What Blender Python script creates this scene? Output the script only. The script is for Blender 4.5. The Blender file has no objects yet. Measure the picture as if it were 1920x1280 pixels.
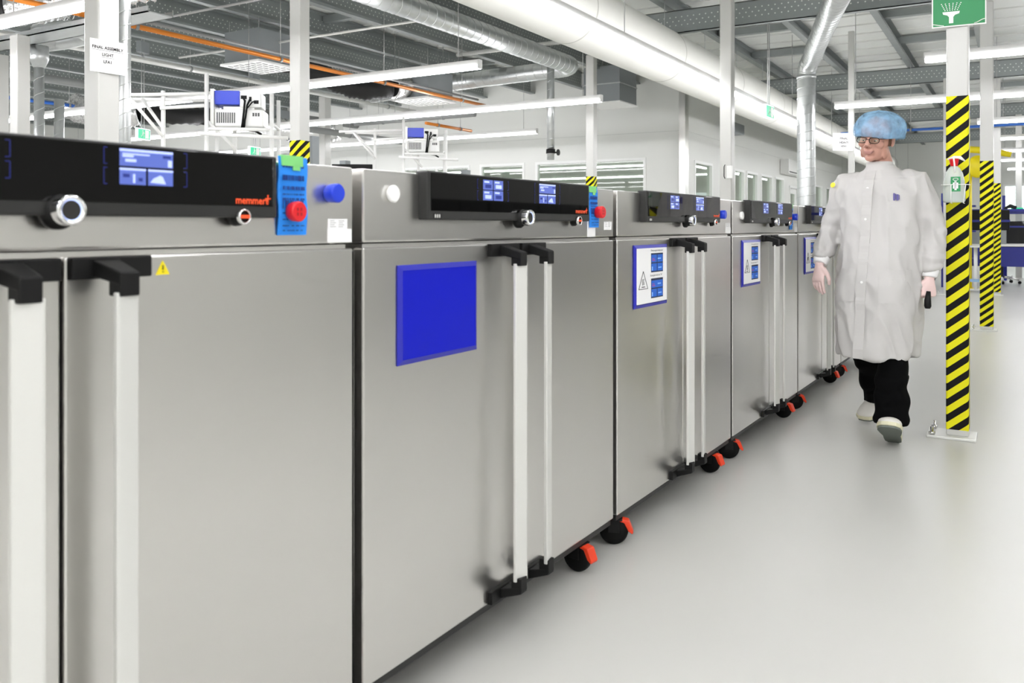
import bpy, bmesh, math, random
from mathutils import Vector, Matrix, noise
PI = math.pi
sc = bpy.context.scene
COL = sc.collection

# ------------------------------------------------------------------ camera
CAM_H = 1.104
YAW = math.atan(945 / 1588)
cam = bpy.data.cameras.new('camera')
cam.sensor_width = 36.0
cam.lens = 1588 / 1920 * 36
cam.shift_y = (424 - 640) / 1920
cam.clip_start = 0.05
cam.clip_end = 200
cam.dof.use_dof = True
cam.dof.focus_distance = 4.6
cam.dof.aperture_fstop = 5.6
camo = bpy.data.objects.new('camera', cam)
camo.location = (0, 0, CAM_H)
camo.rotation_euler = (PI / 2, 0, YAW - PI / 2)
COL.objects.link(camo)
sc.camera = camo
# ------------------------------------------------------------------ world, exposure
w = bpy.data.worlds.new('world')
w.use_nodes = True
w.node_tree.nodes['Background'].inputs[0].default_value = (0.9, 0.95, 1, 1)
w.node_tree.nodes['Background'].inputs[1].default_value = 0.3
sc.world = w
sc.view_settings.view_transform = 'Standard'
sc.view_settings.look = 'None'
sc.view_settings.exposure = 0.80
sc.view_settings.gamma = 1.0
sc.view_settings.use_curve_mapping = False
sc.cycles.use_denoising = True
sc.cycles.max_bounces = 10
sc.cycles.diffuse_bounces = 6
sc.cycles.glossy_bounces = 5
sc.cycles.transmission_bounces = 8
sc.cycles.transparent_max_bounces = 16
sc.cycles.sample_clamp_indirect = 8
LAMP = 17.0          # radiance of the strip lamps' diffusers

# ------------------------------------------------------------------ materials
def srgb(h):
    h = h.lstrip('#')
    c = [int(h[i:i + 2], 16) / 255 for i in (0, 2, 4)]
    return tuple(x / 12.92 if x < .04045 else ((x + .055) / 1.055) ** 2.4 for x in c)
def mat(name, col, rough=.5, metal=0., spec=.5, emit=None, es=0., alpha=1., coat=0., trans=0., noise_amt=0., noise_scale=8., bump=0., bump_scale=60., stretch=None, aniso=0.):
    m = bpy.data.materials.new(name); m.use_nodes = True
    nt = m.node_tree; b = nt.nodes['Principled BSDF']
    if isinstance(col, str): col = srgb(col)
    b.inputs['Base Color'].default_value = (*col, 1)
    b.inputs['Roughness'].default_value = rough
    b.inputs['Metallic'].default_value = metal
    b.inputs['Specular IOR Level'].default_value = spec
    b.inputs['Alpha'].default_value = alpha
    b.inputs['Coat Weight'].default_value = coat
    b.inputs['Transmission Weight'].default_value = trans
    if aniso: b.inputs['Anisotropic'].default_value = aniso
    if emit:
        b.inputs['Emission Color'].default_value = (*srgb(emit), 1)
        b.inputs['Emission Strength'].default_value = es
    tc = nt.nodes.new('ShaderNodeTexCoord')
    src = tc.outputs['Object']
    if stretch:
        mp = nt.nodes.new('ShaderNodeMapping'); mp.inputs['Scale'].default_value = stretch
        nt.links.new(src, mp.inputs[0]); src = mp.outputs[0]
    if noise_amt:
        n = nt.nodes.new('ShaderNodeTexNoise'); n.inputs['Scale'].default_value = noise_scale; n.inputs['Detail'].default_value = 5
        nt.links.new(src, n.inputs['Vector'])
        mx = nt.nodes.new('ShaderNodeMix'); mx.data_type = 'RGBA'
        mx.inputs[6].default_value = (*[c * (1 - noise_amt) for c in col], 1)
        mx.inputs[7].default_value = (*[min(1, c * (1 + noise_amt)) for c in col], 1)
        nt.links.new(n.outputs[0], mx.inputs[0]); nt.links.new(mx.outputs[2], b.inputs['Base Color'])
    if bump:
        n = nt.nodes.new('ShaderNodeTexNoise'); n.inputs['Scale'].default_value = bump_scale; n.inputs['Detail'].default_value = 3
        nt.links.new(src, n.inputs['Vector'])
        bp = nt.nodes.new('ShaderNodeBump'); bp.inputs['Strength'].default_value = bump; bp.inputs['Distance'].default_value = .01
        nt.links.new(n.outputs[0], bp.inputs['Height']); nt.links.new(bp.outputs[0], b.inputs['Normal'])
    return m
def mth(nt, op, a, b=None, c=None):
    n = nt.nodes.new('ShaderNodeMath'); n.operation = op
    for i, v in enumerate((a, b, c)):
        if v is None: continue
        if hasattr(v, 'default_value') or hasattr(v, 'links'): nt.links.new(v, n.inputs[i])
        else: n.inputs[i].default_value = v
    return n.outputs[0]
def mixcol(m, fac, c0, c1):
    nt = m.node_tree; mx = nt.nodes.new('ShaderNodeMix'); mx.data_type = 'RGBA'
    mx.inputs[6].default_value = (*c0, 1); mx.inputs[7].default_value = (*c1, 1)
    nt.links.new(fac, mx.inputs[0]); nt.links.new(mx.outputs[2], nt.nodes['Principled BSDF'].inputs['Base Color'])
def sepxyz(m):
    nt = m.node_tree; tc = nt.nodes.new('ShaderNodeTexCoord'); s = nt.nodes.new('ShaderNodeSeparateXYZ')
    nt.links.new(tc.outputs['Object'], s.inputs[0]); return s.outputs
M = {}
M['steel'] = mat('brushed_steel', (.70, .688, .665), .28, 1., noise_amt=.03, noise_scale=3, bump=.012, bump_scale=6)
M['steel_edge'] = mat('steel_edge', (.78, .77, .74), .3, 1.)
M['dark_metal'] = mat('dark_metal', '#3a3a3a', .5, .6)
M['black'] = mat('black_plastic', '#101010', .5, spec=.25)
M['dkgrey'] = mat('dark_grey_plastic', '#2b2b2a', .45, spec=.3)
M['glassblack'] = mat('black_glass', '#030303', .03, 0, .25)
M['chrome'] = mat('chrome', (.85, .85, .85), .12, 1.)
M['alu'] = mat('satin_aluminium', '#dcdcd8', .38, .35)
M['rubber'] = mat('black_rubber', '#080808', .6, spec=.2)
M['orange'] = mat('orange_red_plastic', '#e8401c', .4)
M['logo'] = mat('orange_print', '#f0501e', .5, emit='#f0501e', es=.1)
M['blue'] = mat('blue_plastic', '#1c3ed0', .3)
M['bluefrm'] = mat('blue_frame', '#2326a8', .35)
M['bluesheet'] = mat('blue_sheet', '#0f1ab8', .32, spec=.2)
M['red'] = mat('red_plastic', '#d81420', .35)
M['white'] = mat('white_plastic', '#f0f0ee', .35)
M['paper'] = mat('white_paper', '#f0f0f0', .7)
M['bluepaper'] = mat('blue_paper', '#1f8bf0', .7)
M['ink'] = mat('ink', '#161616', .7)
M['navyink'] = mat('navy_ink', '#0b3a86', .7)
M['greentape'] = mat('green_tape', '#7ed07a', .5)
M['yellow'] = mat('yellow_plastic', '#f0dc10', .4)
M['scr'] = mat('screen_blue', '#2a3a80', .2, emit='#7f93ee', es=.30)
M['scrlight'] = mat('screen_light', '#9aa8e8', .2, emit='#b8c6ff', es=.42)
M['scrdark'] = mat('screen_dark', '#1a2460', .2, emit='#3b4fb8', es=.2)
M['scrline'] = mat('touch_field_line', '#1a2060', .2, emit='#3440a0', es=.12)
M['ringled'] = mat('ring_light', '#d0dcff', .2, emit='#9fb4ff', es=.8)
M['wallw'] = mat('white_wall_panel', '#e6e7e3', .42, noise_amt=.01, noise_scale=2)
M['wallr'] = mat('aisle_wall_grey', '#c6c6c1', .6)
M['joint'] = mat('wall_joint', '#d2d4d0', .6)
M['frame'] = mat('white_frame', '#f2f3f1', .35)
M['post'] = mat('white_post', '#c4c4c0', .28, spec=.6)
M['galv'] = mat('galvanised_steel', (.60, .62, .62), .33, .85, noise_amt=.12, noise_scale=25)
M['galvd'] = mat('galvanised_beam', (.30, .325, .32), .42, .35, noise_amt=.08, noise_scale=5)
M['deck'] = mat('white_roof_deck', '#d9dbd7', .55)
M['fabric'] = mat('white_duct_fabric', '#e9e9e3', .85)
M['fabricseam'] = mat('duct_seam', '#c9c9c2', .85)
M['lamp'] = mat('lamp_diffuser', '#ffffff', .4, emit='#fdfcff', es=LAMP)
M['lamphouse'] = mat('lamp_housing', '#d8d8d6', .4)
M['wire'] = mat('steel_wire', (.5, .5, .5), .4, .7)
M['copper'] = mat('orange_pipe', '#d9822e', .3, .35)
M['greypipe'] = mat('grey_pipe', '#8b8d8c', .45)
M['bluepipe'] = mat('blue_pipe', '#2a62b8', .4)
M['greybox'] = mat('grey_unit', '#8f9496', .5, .2)
M['blackflex'] = mat('black_flex', '#161616', .6)
M['foil'] = mat('foil', (.82, .82, .82), .22, 1., bump=1., bump_scale=22)
M['green'] = mat('sign_green', '#1f8a50', .4)
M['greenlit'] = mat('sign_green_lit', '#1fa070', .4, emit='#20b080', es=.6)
M['whitelit'] = mat('sign_white_lit', '#ffffff', .4, emit='#e8ffff', es=1.2)
M['skin'] = mat('skin', '#c09080', .5, bump=.05, bump_scale=90)
M['lip'] = mat('lip', '#b08078', .5)
M['glove'] = mat('thin_glove', '#e9cdc9', .45, bump=.1, bump_scale=70)
M['coat'] = mat('lab_coat_cloth', '#c3c1bf', .8, noise_amt=.015, noise_scale=14, bump=.25, bump_scale=9)
M['trouser'] = mat('black_trousers', '#060607', .9, spec=.1, bump=.2, bump_scale=12)
M['shoe'] = mat('white_shoe', '#e4e1da', .5)
M['sole'] = mat('grey_sole', '#6f756e', .7)
M['soleedge'] = mat('cream_sole_edge', '#dcd8ba', .6)
M['eyew'] = mat('eye_white', '#e6e2dc', .2)
M['iris'] = mat('iris', '#3a2a20', .2)
M['brow'] = mat('eyebrow_hair', '#6a4c3a', .8)
M['navy'] = mat('navy_paint', '#141f86', .4)
M['dark_cup'] = mat('added_cupboard_dark', '#4a4c4c', .5)
M['seat'] = mat('black_upholstery', '#121214', .7)
M['ltblue'] = mat('light_blue_plate', '#8fb4dc', .4)
M['clear'] = mat('clear_plastic', '#e4ece8', .15, trans=.35, alpha=.9)
M['grille'] = mat('dark_grille', '#5a5c5c', .6)
# bouffant cap: thin blue non-woven, see-through
m = mat('hairnet_blue', '#9acbf2', .8, bump=.5, bump_scale=30); M['net'] = m
m.node_tree.nodes['Principled BSDF'].inputs['Roughness'].default_value = .8; nt = m.node_tree; tc = nt.nodes.new('ShaderNodeTexCoord'); n = nt.nodes.new('ShaderNodeTexNoise'); n.inputs['Scale'].default_value = 22; n.inputs['Detail'].default_value = 3; nt.links.new(tc.outputs['Object'], n.inputs['Vector']); r = nt.nodes.new('ShaderNodeMapRange'); r.inputs[1].default_value = .35; r.inputs[2].default_value = .65; r.inputs[3].default_value = .34; r.inputs[4].default_value = .66; nt.links.new(n.outputs[0], r.inputs[0]); nt.links.new(r.outputs[0], nt.nodes['Principled BSDF'].inputs['Alpha'])
# window glass
m = bpy.data.materials.new('window_glass'); m.use_nodes = True; nt = m.node_tree; nt.nodes.clear()
o = nt.nodes.new('ShaderNodeOutputMaterial'); mx = nt.nodes.new('ShaderNodeMixShader')
tr = nt.nodes.new('ShaderNodeBsdfTransparent'); tr.inputs[0].default_value = (.80, .85, .80, 1)
gl = nt.nodes.new('ShaderNodeBsdfGlossy'); gl.inputs['Roughness'].default_value = .02
fr = nt.nodes.new('ShaderNodeFresnel'); fr.inputs[0].default_value = 1.45
ge = nt.nodes.new('ShaderNodeNewGeometry'); nt.links.new(mth(nt, 'MULTIPLY', fr.outputs[0], mth(nt, 'SUBTRACT', 1.0, ge.outputs['Backfacing'])), mx.inputs[0]); nt.links.new(tr.outputs[0], mx.inputs[1]); nt.links.new(gl.outputs[0], mx.inputs[2]); nt.links.new(mx.outputs[0], o.inputs[0])
M['glass'] = m
# hazard tape (stripe rises to the right on the faces towards -X and -Y)
def hazard(name, period, k=.8):
    m = mat(name, (1, 1, 1), .5, spec=.15); s = sepxyz(m); nt = m.node_tree
    d = mth(nt, 'SUBTRACT', s[1], s[0]); q = mth(nt, 'MULTIPLY_ADD', d, k, s[2])
    f = mth(nt, 'FRACT', mth(nt, 'DIVIDE', q, period)); g = mth(nt, 'GREATER_THAN', f, .5)
    mixcol(m, g, (.006, .006, .006), srgb('#e6e020')); return m
M['hazard'] = hazard('hazard_tape', .081)
# perforated beam webs: rows of round holes with pale deck showing behind
ZC_ = 3.98
def perf(name, axis):
    m = mat(name, (1, 1, 1), .45, .3); s = sepxyz(m); nt = m.node_tree
    u = s[0] if axis == 'x' else s[1]; v = s[2]
    def cell(c, p): return mth(nt, 'SUBTRACT', mth(nt, 'FRACT', mth(nt, 'DIVIDE', c, p)), .5)
    row = mth(nt, 'MULTIPLY', mth(nt, 'FLOOR', mth(nt, 'DIVIDE', v, .05)), .5)
    uu = mth(nt, 'SUBTRACT', mth(nt, 'FRACT', mth(nt, 'ADD', mth(nt, 'DIVIDE', u, .075), row)), .5)
    du = mth(nt, 'MULTIPLY', uu, .075); dv = mth(nt, 'MULTIPLY', cell(v, .05), .05)
    r2 = mth(nt, 'ADD', mth(nt, 'MULTIPLY', du, du), mth(nt, 'MULTIPLY', dv, dv))
    z0 = ZC_ - (.245 if axis == 'x' else .43)
    g = mth(nt, 'MULTIPLY', mth(nt, 'LESS_THAN', r2, .0085 ** 2), mth(nt, 'MULTIPLY', mth(nt, 'GREATER_THAN', v, z0), mth(nt, 'LESS_THAN', v, z0 + .15)))
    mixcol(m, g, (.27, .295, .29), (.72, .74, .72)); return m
M['perfx'] = perf('perforated_purlin', 'x')
M['perfy'] = perf('perforated_beam', 'y')
# spiral duct seams
m = mat('spiral_duct', (.64, .66, .66), .3, .9, noise_amt=.12, noise_scale=14); M['spiral'] = m
# floor: pale grey poured resin
m = mat('resin_floor', '#c9c9c5', .2, 0, .5); M['floor'] = m
nt = m.node_tree; s = sepxyz(m)
tcn = nt.nodes.new('ShaderNodeTexCoord'); n = nt.nodes.new('ShaderNodeTexNoise'); n.inputs['Scale'].default_value = .7; n.inputs['Detail'].default_value = 6
nt.links.new(tcn.outputs['Object'], n.inputs['Vector'])
mixcol(m, n.outputs[0], srgb('#c0c0bb'), srgb('#c9c8c4'))
nt.nodes['Principled BSDF'].inputs['Roughness'].default_value = .31; nt.nodes['Principled BSDF'].inputs['Specular IOR Level'].default_value = .38

# ------------------------------------------------------------------ mesh builder
def V(*a): return Vector(a)
class MB:
    def __init__(s): s.v = []; s.f = []; s.m = []; s.s = []
    def add(s, vs, fs, m=0, smooth=False):
        o = len(s.v); s.v += [Vector(p) for p in vs]
        for f in fs: s.f.append([i + o for i in f]); s.m.append(m); s.s.append(smooth)
        return s
    def box(s, x0, x1, y0, y1, z0, z1, m=0):
        p = [(x, y, z) for z in (z0, z1) for y in (y0, y1) for x in (x0, x1)]
        return s.add(p, [(0, 2, 3, 1), (4, 5, 7, 6), (0, 1, 5, 4), (2, 6, 7, 3), (0, 4, 6, 2), (1, 3, 7, 5)], m)
    def hexa(s, lo, hi, m=0):   # two 4-point rings
        return s.add(list(lo) + list(hi), [(3, 2, 1, 0), (4, 5, 6, 7), (0, 1, 5, 4), (1, 2, 6, 5), (2, 3, 7, 6), (3, 0, 4, 7)], m)
    def prism(s, poly, fn, m=0, t=None):   # poly of 2d, fn(u,v,w) -> 3d, w 0..1
        n = len(poly)
        vs = [fn(u, v, 0) for u, v in poly] + [fn(u, v, 1) for u, v in poly]
        return s.add(vs, [list(range(n))[::-1], list(range(n, 2 * n))] + [(i, (i + 1) % n, n + (i + 1) % n, n + i) for i in range(n)], m)
    def tube(s, pts, r, n=12, m=0, cap=True, smooth=True, flat=1.):
        pts = [Vector(p) for p in pts]; k = len(pts)
        rs = r if isinstance(r, (list, tuple)) else [r] * k
        T = [(pts[min(i + 1, k - 1)] - pts[max(i - 1, 0)]).normalized() for i in range(k)]
        a = T[0].orthogonal().normalized() if abs(T[0].z) > .99 else T[0].cross(V(0, 0, 1)).normalized()
        vs = []
        for i in range(k):
            if i: a = (a - T[i] * a.dot(T[i])).normalized()
            b = T[i].cross(a)
            for j in range(n):
                t = 2 * PI * j / n; vs.append(pts[i] + (a * math.cos(t) + b * math.sin(t) * flat) * rs[i])
        fs = [(i * n + j, i * n + (j + 1) % n, (i + 1) * n + (j + 1) % n, (i + 1) * n + j) for i in range(k - 1) for j in range(n)]
        s.add(vs, fs, m, smooth)
        if cap: s.add(vs[:n], [list(range(n))[::-1]], m); s.add(vs[-n:], [list(range(n))], m)
        return s
    def lathe(s, prof, org=(0, 0, 0), axis=(0, 0, 1), n=24, m=0, smooth=True, caps=True):
        ax = Vector(axis).normalized(); a = ax.orthogonal().normalized(); b = ax.cross(a); org = Vector(org)
        vs = [org + ax * h + (a * math.cos(2 * PI * j / n) + b * math.sin(2 * PI * j / n)) * r for r, h in prof for j in range(n)]
        k = len(prof)
        s.add(vs, [(i * n + j, i * n + (j + 1) % n, (i + 1) * n + (j + 1) % n, (i + 1) * n + j) for i in range(k - 1) for j in range(n)], m, smooth)
        if caps: s.add(vs[:n], [list(range(n))[::-1]], m); s.add(vs[-n:], [list(range(n))], m)
        return s
    def rings(s, rings, m=0, cap=True, smooth=True):
        n = len(rings[0]); vs = [p for r in rings for p in r]; k = len(rings)
        s.add(vs, [(i * n + j, i * n + (j + 1) % n, (i + 1) * n + (j + 1) % n, (i + 1) * n + j) for i in range(k - 1) for j in range(n)], m, smooth)
        if cap: s.add(rings[0], [list(range(n))[::-1]], m, smooth); s.add(rings[-1], [list(range(n))], m, smooth)
        return s
    def ell(s, c, r, m=0, nu=20, nv=12, rot=None):
        c = Vector(c); vs = []
        for i in range(nv + 1):
            t = PI * i / nv
            for j in range(nu):
                p = 2 * PI * j / nu; q = V(r[0] * math.sin(t) * math.cos(p), r[1] * math.sin(t) * math.sin(p), -r[2] * math.cos(t))
                if rot: q = rot @ q
                vs.append(c + q)
        return s.add(vs, [(i * nu + j, i * nu + (j + 1) % nu, (i + 1) * nu + (j + 1) % nu, (i + 1) * nu + j) for i in range(nv) for j in range(nu)], m, True)
    def rect(s, o, u, v, m=0):
        o = Vector(o); u = Vector(u); v = Vector(v)
        return s.add([o, o + u, o + u + v, o + v], [(0, 1, 2, 3)], m)
    def text(s, st, size, org, u, v, m=0, bold=False, ext=.0):
        cu = bpy.data.curves.new('t', 'FONT'); cu.body = st; cu.size = size; cu.align_x = 'CENTER'; cu.align_y = 'CENTER'; cu.resolution_u = 2
        if bold: cu.offset = size * .02
        ob = bpy.data.objects.new('t', cu); me = bpy.data.meshes.new_from_object(ob)
        org = Vector(org); u = Vector(u).normalized(); v = Vector(v).normalized()
        s.add([org + u * p.co.x + v * p.co.y for p in me.vertices], [list(p.vertices) for p in me.polygons], m)
        bpy.data.objects.remove(ob); bpy.data.curves.remove(cu); bpy.data.meshes.remove(me)
        return s
    def mesh(s, name, mats, bevel=0, seg=2, weld=True):
        me = bpy.data.meshes.new(name)
        bm = bmesh.new(); vs = [bm.verts.new(p) for p in s.v]
        for f, m, sm in zip(s.f, s.m, s.s):
            try: fc = bm.faces.new([vs[i] for i in f])
            except ValueError: continue
            fc.material_index = m; fc.smooth = sm
        if weld: bmesh.ops.remove_doubles(bm, verts=bm.verts, dist=1e-5)
        if bevel:
            es = [e for e in bm.edges if len(e.link_faces) == 2 and e.calc_face_angle(0) > .5]
            bmesh.ops.bevel(bm, geom=es, offset=bevel, segments=seg, affect='EDGES', profile=.5)
        bmesh.ops.recalc_face_normals(bm, faces=bm.faces)
        bm.to_mesh(me); bm.free()
        for x in (mats if isinstance(mats, (list, tuple)) else [mats]): me.materials.append(M[x] if isinstance(x, str) else x)
        return me
    def build(s, name, mats, parent=None, bevel=0, seg=2, label=None, weld=True):
        o = bpy.data.objects.new(name, s.mesh(name, mats, bevel, seg, weld)); COL.objects.link(o)
        if parent: o.parent = parent
        if label: o['label'] = label
        return o
def tag(o, label=None, cat=None, group=None, kind=None):
    if label: o['label'] = label
    if cat: o['category'] = cat
    if group: o['group'] = group
    if kind: o['kind'] = kind
    return o
def thing(name, label, cat, loc=(0, 0, 0), rz=0, group=None):
    o = bpy.data.objects.new(name, None); COL.objects.link(o); o.empty_display_size = .1
    o.location = loc; o.rotation_euler = (0, 0, rz); return tag(o, label, cat, group)
def kids(o): return [c for c in COL.objects if c.parent == o]
def copy_tree(o, parent=None, loc=None, label=None):
    c = o.copy(); COL.objects.link(c); c.parent = parent
    if loc is not None: c.location = loc
    if label: c['label'] = label
    for ch in kids(o): copy_tree(ch, c)
    return c
def struct(name, mb, mats, **k): return tag(mb.build(name, mats, **k), kind='structure')
def arc(c, r, a0, a1, u, v, n=8):
    c = Vector(c); u = Vector(u); v = Vector(v)
    return [c + (u * math.cos(a0 + (a1 - a0) * i / n) + v * math.sin(a0 + (a1 - a0) * i / n)) * r for i in range(n + 1)]

# ------------------------------------------------------------------ room shell
X0, X1, XF, Y0, Y1, YC, ZC = -6.0, 14.3, 31.0, -4.2, 22.0, 5.0, 3.98
struct('floor', MB().box(X0 - .2, XF + .2, Y0 - .2, Y1 + .2, -.1, 0), 'floor')
cb = MB().box(X0, XF, Y0, Y1, ZC, ZC + .1)
x = X0 + .3
while x < XF: cb.box(x, x + .03, Y0, Y1, ZC - .018, ZC); x += .6
struct('ceiling', cb, 'deck')
struct('wall_back', MB().box(X0 - .1, X0, Y0, Y1, 0, ZC), 'wallw')
struct('wall_left', MB().box(X0, XF, Y1, Y1 + .1, 0, ZC), 'wallw')
struct('wall_right', MB().box(X0, XF, Y0 - .1, Y0, 0, ZC), 'wallr')
struct('wall_far', MB().box(XF, XF + .1, Y0, Y1, 0, ZC), 'wallw')
def wall_holes(axis, c, t, a0, a1, holes, name, joint=1.2):
    """wall across one axis at c..c+t spanning a0..a1, holes = [(a,b,z0,z1)]"""
    mb = MB(); cuts = sorted({a0, a1, *[h[0] for h in holes], *[h[1] for h in holes]})
    def bx(a, b, z0, z1, m=0, e=0):
        if axis == 'x': mb.box(c - e, c + t + e, a, b, z0, z1, m)
        else: mb.box(a, b, c - e, c + t + e, z0, z1, m)
    for a, b in zip(cuts, cuts[1:]):
        hs = [h for h in holes if h[0] <= a + 1e-6 and h[1] >= b - 1e-6]
        if hs: bx(a, b, 0, hs[0][2]); bx(a, b, hs[0][3], ZC)
        else: bx(a, b, 0, ZC)
    a = a0 + joint
    while a < a1 - .1:
        if not any(h[0] - .05 < a < h[1] + .05 for h in holes): bx(a - .006, a + .006, 0, ZC - .01, 1, .002)
        a += joint
    for z in (2.78,): bx(a0, a1, z, z + .01, 1, .002)
    return struct(name, mb, ['wallw', 'joint'], weld=False)
WX = [(17.2, 18.6, 1, 2.34), (13.4, 15.2, 1, 2.34), (9.5, 11.2, 1, 2.34), (8.22, 9.26, 1, 2.34), (5.71, 7.98, 1, 2.34)]
WY = [(14.85, 15.9, .9, 2.3), (17.35, 18.1, .9, 2.3), (18.3, 19.2, .9, 2.3), (19.5, 20.5, .9, 2.3), (20.8, 21.7, .9, 2.3), (25.0, 26.6, .9, 2.3), (27.2, 28.9, .9, 2.3)]
wall_holes('x', X1, .1, YC, Y1, WX, 'wall_cleanroom_front')
wall_holes('y', YC, .1, X1 + .1, XF, WY + [(22.3, 23.3, 0, 2.15)], 'wall_cleanroom_side')
n = 0
for a, b, z0, z1 in WX:
    n += 1; fr = MB(); e = .05
    for p in ((a, a + e, z0, z1), (b - e, b, z0, z1), (a + e, b - e, z0, z0 + e), (a + e, b - e, z1 - e, z1)): fr.box(X1 - .015, X1 + .09, *p)
    if b - a > 1.5: fr.box(X1 + .02, X1 + .06, (a + b) / 2 - .03, (a + b) / 2 + .03, z0 + e, z1 - e)
    f = struct('window_%d' % n, fr, 'frame', weld=False)
    MB().box(X1 + .04, X1 + .046, a + e, b - e, z0 + e, z1 - e).build('pane', 'glass', f)
for a, b, z0, z1 in WY:
    n += 1; fr = MB(); e = .05
    for p in ((a, a + e, z0, z1), (b - e, b, z0, z1), (a + e, b - e, z0, z0 + e), (a + e, b - e, z1 - e, z1)): fr.box(p[0], p[1], YC - .015, YC + .09, p[2], p[3])
    f = struct('window_%d' % n, fr, 'frame', weld=False)
    MB().box(a + e, b - e, YC + .04, YC + .046, z0 + e, z1 - e).build('pane', 'glass', f)
f = MB(); a, b = 22.3, 23.3
for p in ((a, a + .06, 0, 2.15), (b - .06, b, 0, 2.15), (a + .06, b - .06, 2.09, 2.15)): f.box(p[0], p[1], YC - .02, YC + .12, p[2], p[3])
f.box(a + .06, b - .06, YC + .03, YC + .07, 0.005, 1.0); f.box(a + .06, a + .2, YC + .03, YC + .07, 1.0, 2.09); f.box(b - .2, b - .06, YC + .03, YC + .07, 1.0, 2.09); f.box(a + .2, b - .2, YC + .03, YC + .07, 1.95, 2.09)
d = struct('door_1', f, 'frame', weld=False)
MB().box(a + .2, b - .2, YC + .045, YC + .055, 1.0, 1.95).build('pane', 'glass', d)
MB().tube([(a + .12, YC - .03, 1.0), (a + .24, YC - .03, 1.0)], .01).box(a + .11, a + .13, YC - .035, YC + .03, .99, 1.01).build('door_handle', 'chrome', d)
struct('trim_1', MB().box(X1 - .09, X1 + .1, YC - .05, YC + .06, 0, ZC), 'steel_edge')
# louvred bright window in far wall
fr = MB(); a, b, z0, z1 = -1.6, .35, 1.5, 2.42
for p in ((a, a + .06, z0, z1), (b - .06, b, z0, z1), (a + .06, b - .06, z0, z0 + .06), (a + .06, b - .06, z1 - .06, z1)): fr.box(XF - .06, XF - .001, *p)
f = struct('window_20', fr, 'frame', weld=False)
sl = MB()
for i in range(7): sl.box(XF - .045, XF - .02, a + .06, b - .06, z0 + .08 + i * .115, z0 + .165 + i * .115)
sl.build('louvre', 'whitelit', f)

# ------------------------------------------------------------------ steel roof structure
def cbeam(x0, x1, y, z0, h, w_=.07, m=0):   # C-section running along X, perforated web
    return MB().box(x0, x1, y - .004, y + .004, z0, z0 + h, 1).box(x0, x1, y - w_, y, z0, z0 + .006, 0).box(x0, x1, y - w_, y, z0 + h - .006, z0 + h, 0).box(x0, x1, y - w_, y - w_ + .005, z0, z0 + .03, 0)
first = None; firstl = None; k = 0; y = Y0 + .35
while y < Y1 - .3:
    if y < 4.4:
        if first is None:
            first = thing('roof_purlin', 'pale galvanised steel purlin under the white roof deck above the aisle', 'beam', (0, y, 0), 0, 'roof purlins above the aisle')
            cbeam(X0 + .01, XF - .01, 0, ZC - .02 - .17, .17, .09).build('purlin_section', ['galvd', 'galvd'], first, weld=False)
        else: copy_tree(first, None, (0, y, 0))
    else:
        if firstl is None:
            firstl = thing('roof_purlin', 'deep galvanised purlin with rows of punched holes above the left half of the hall', 'beam', (0, y, 0), 0, 'punched roof purlins on the left')
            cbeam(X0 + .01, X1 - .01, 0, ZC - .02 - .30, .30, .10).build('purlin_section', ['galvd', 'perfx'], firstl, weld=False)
        else: copy_tree(firstl, None, (0, y, 0))
    y += 1.085
first = None
for X in (-.6, 4.95, 10.0, 15.6, 21.2, 26.6):
    lab = {10.0: 'deep perforated cross beam above the kink of the spiral duct', 15.6: 'deep perforated cross beam above the walking person, second one back'}.get(X, 'deep perforated galvanised cross beam under the roof purlins')
    b = thing('roof_beam', lab, 'beam', (X, 0, 0), 0, None if X in (10.0, 15.6) else 'outer cross beams')
    a0, a1 = Y0 + .01, 4.2
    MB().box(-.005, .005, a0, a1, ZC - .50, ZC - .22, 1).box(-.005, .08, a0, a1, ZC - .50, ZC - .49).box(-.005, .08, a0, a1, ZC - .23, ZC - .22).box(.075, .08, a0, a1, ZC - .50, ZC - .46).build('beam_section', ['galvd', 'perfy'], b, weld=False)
first = None
for X in (1.2, 3.1, 6.8, 8.6, 12.2, 14.0, 17.5, 19.4, 23, 24.8, 28.4):
    for j in (range(0, 12) if X < 14.2 else range(0, 9)):
        y = Y0 + .35 + 1.085 * j
        if (j + int(X)) % 2: continue
        mb = MB().box(-.05, .05, .006, 1.07, ZC - .12, ZC - .025)
        if first is None:
            first = tag(mb.build('roof_brace', 'galvd'), 'short flat grey brace spanning between two roof purlins', 'brace', 'roof braces'); first.location = (X, y, 0)
        else:
            c = first.copy(); COL.objects.link(c); c.location = (X, y, 0)

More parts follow.
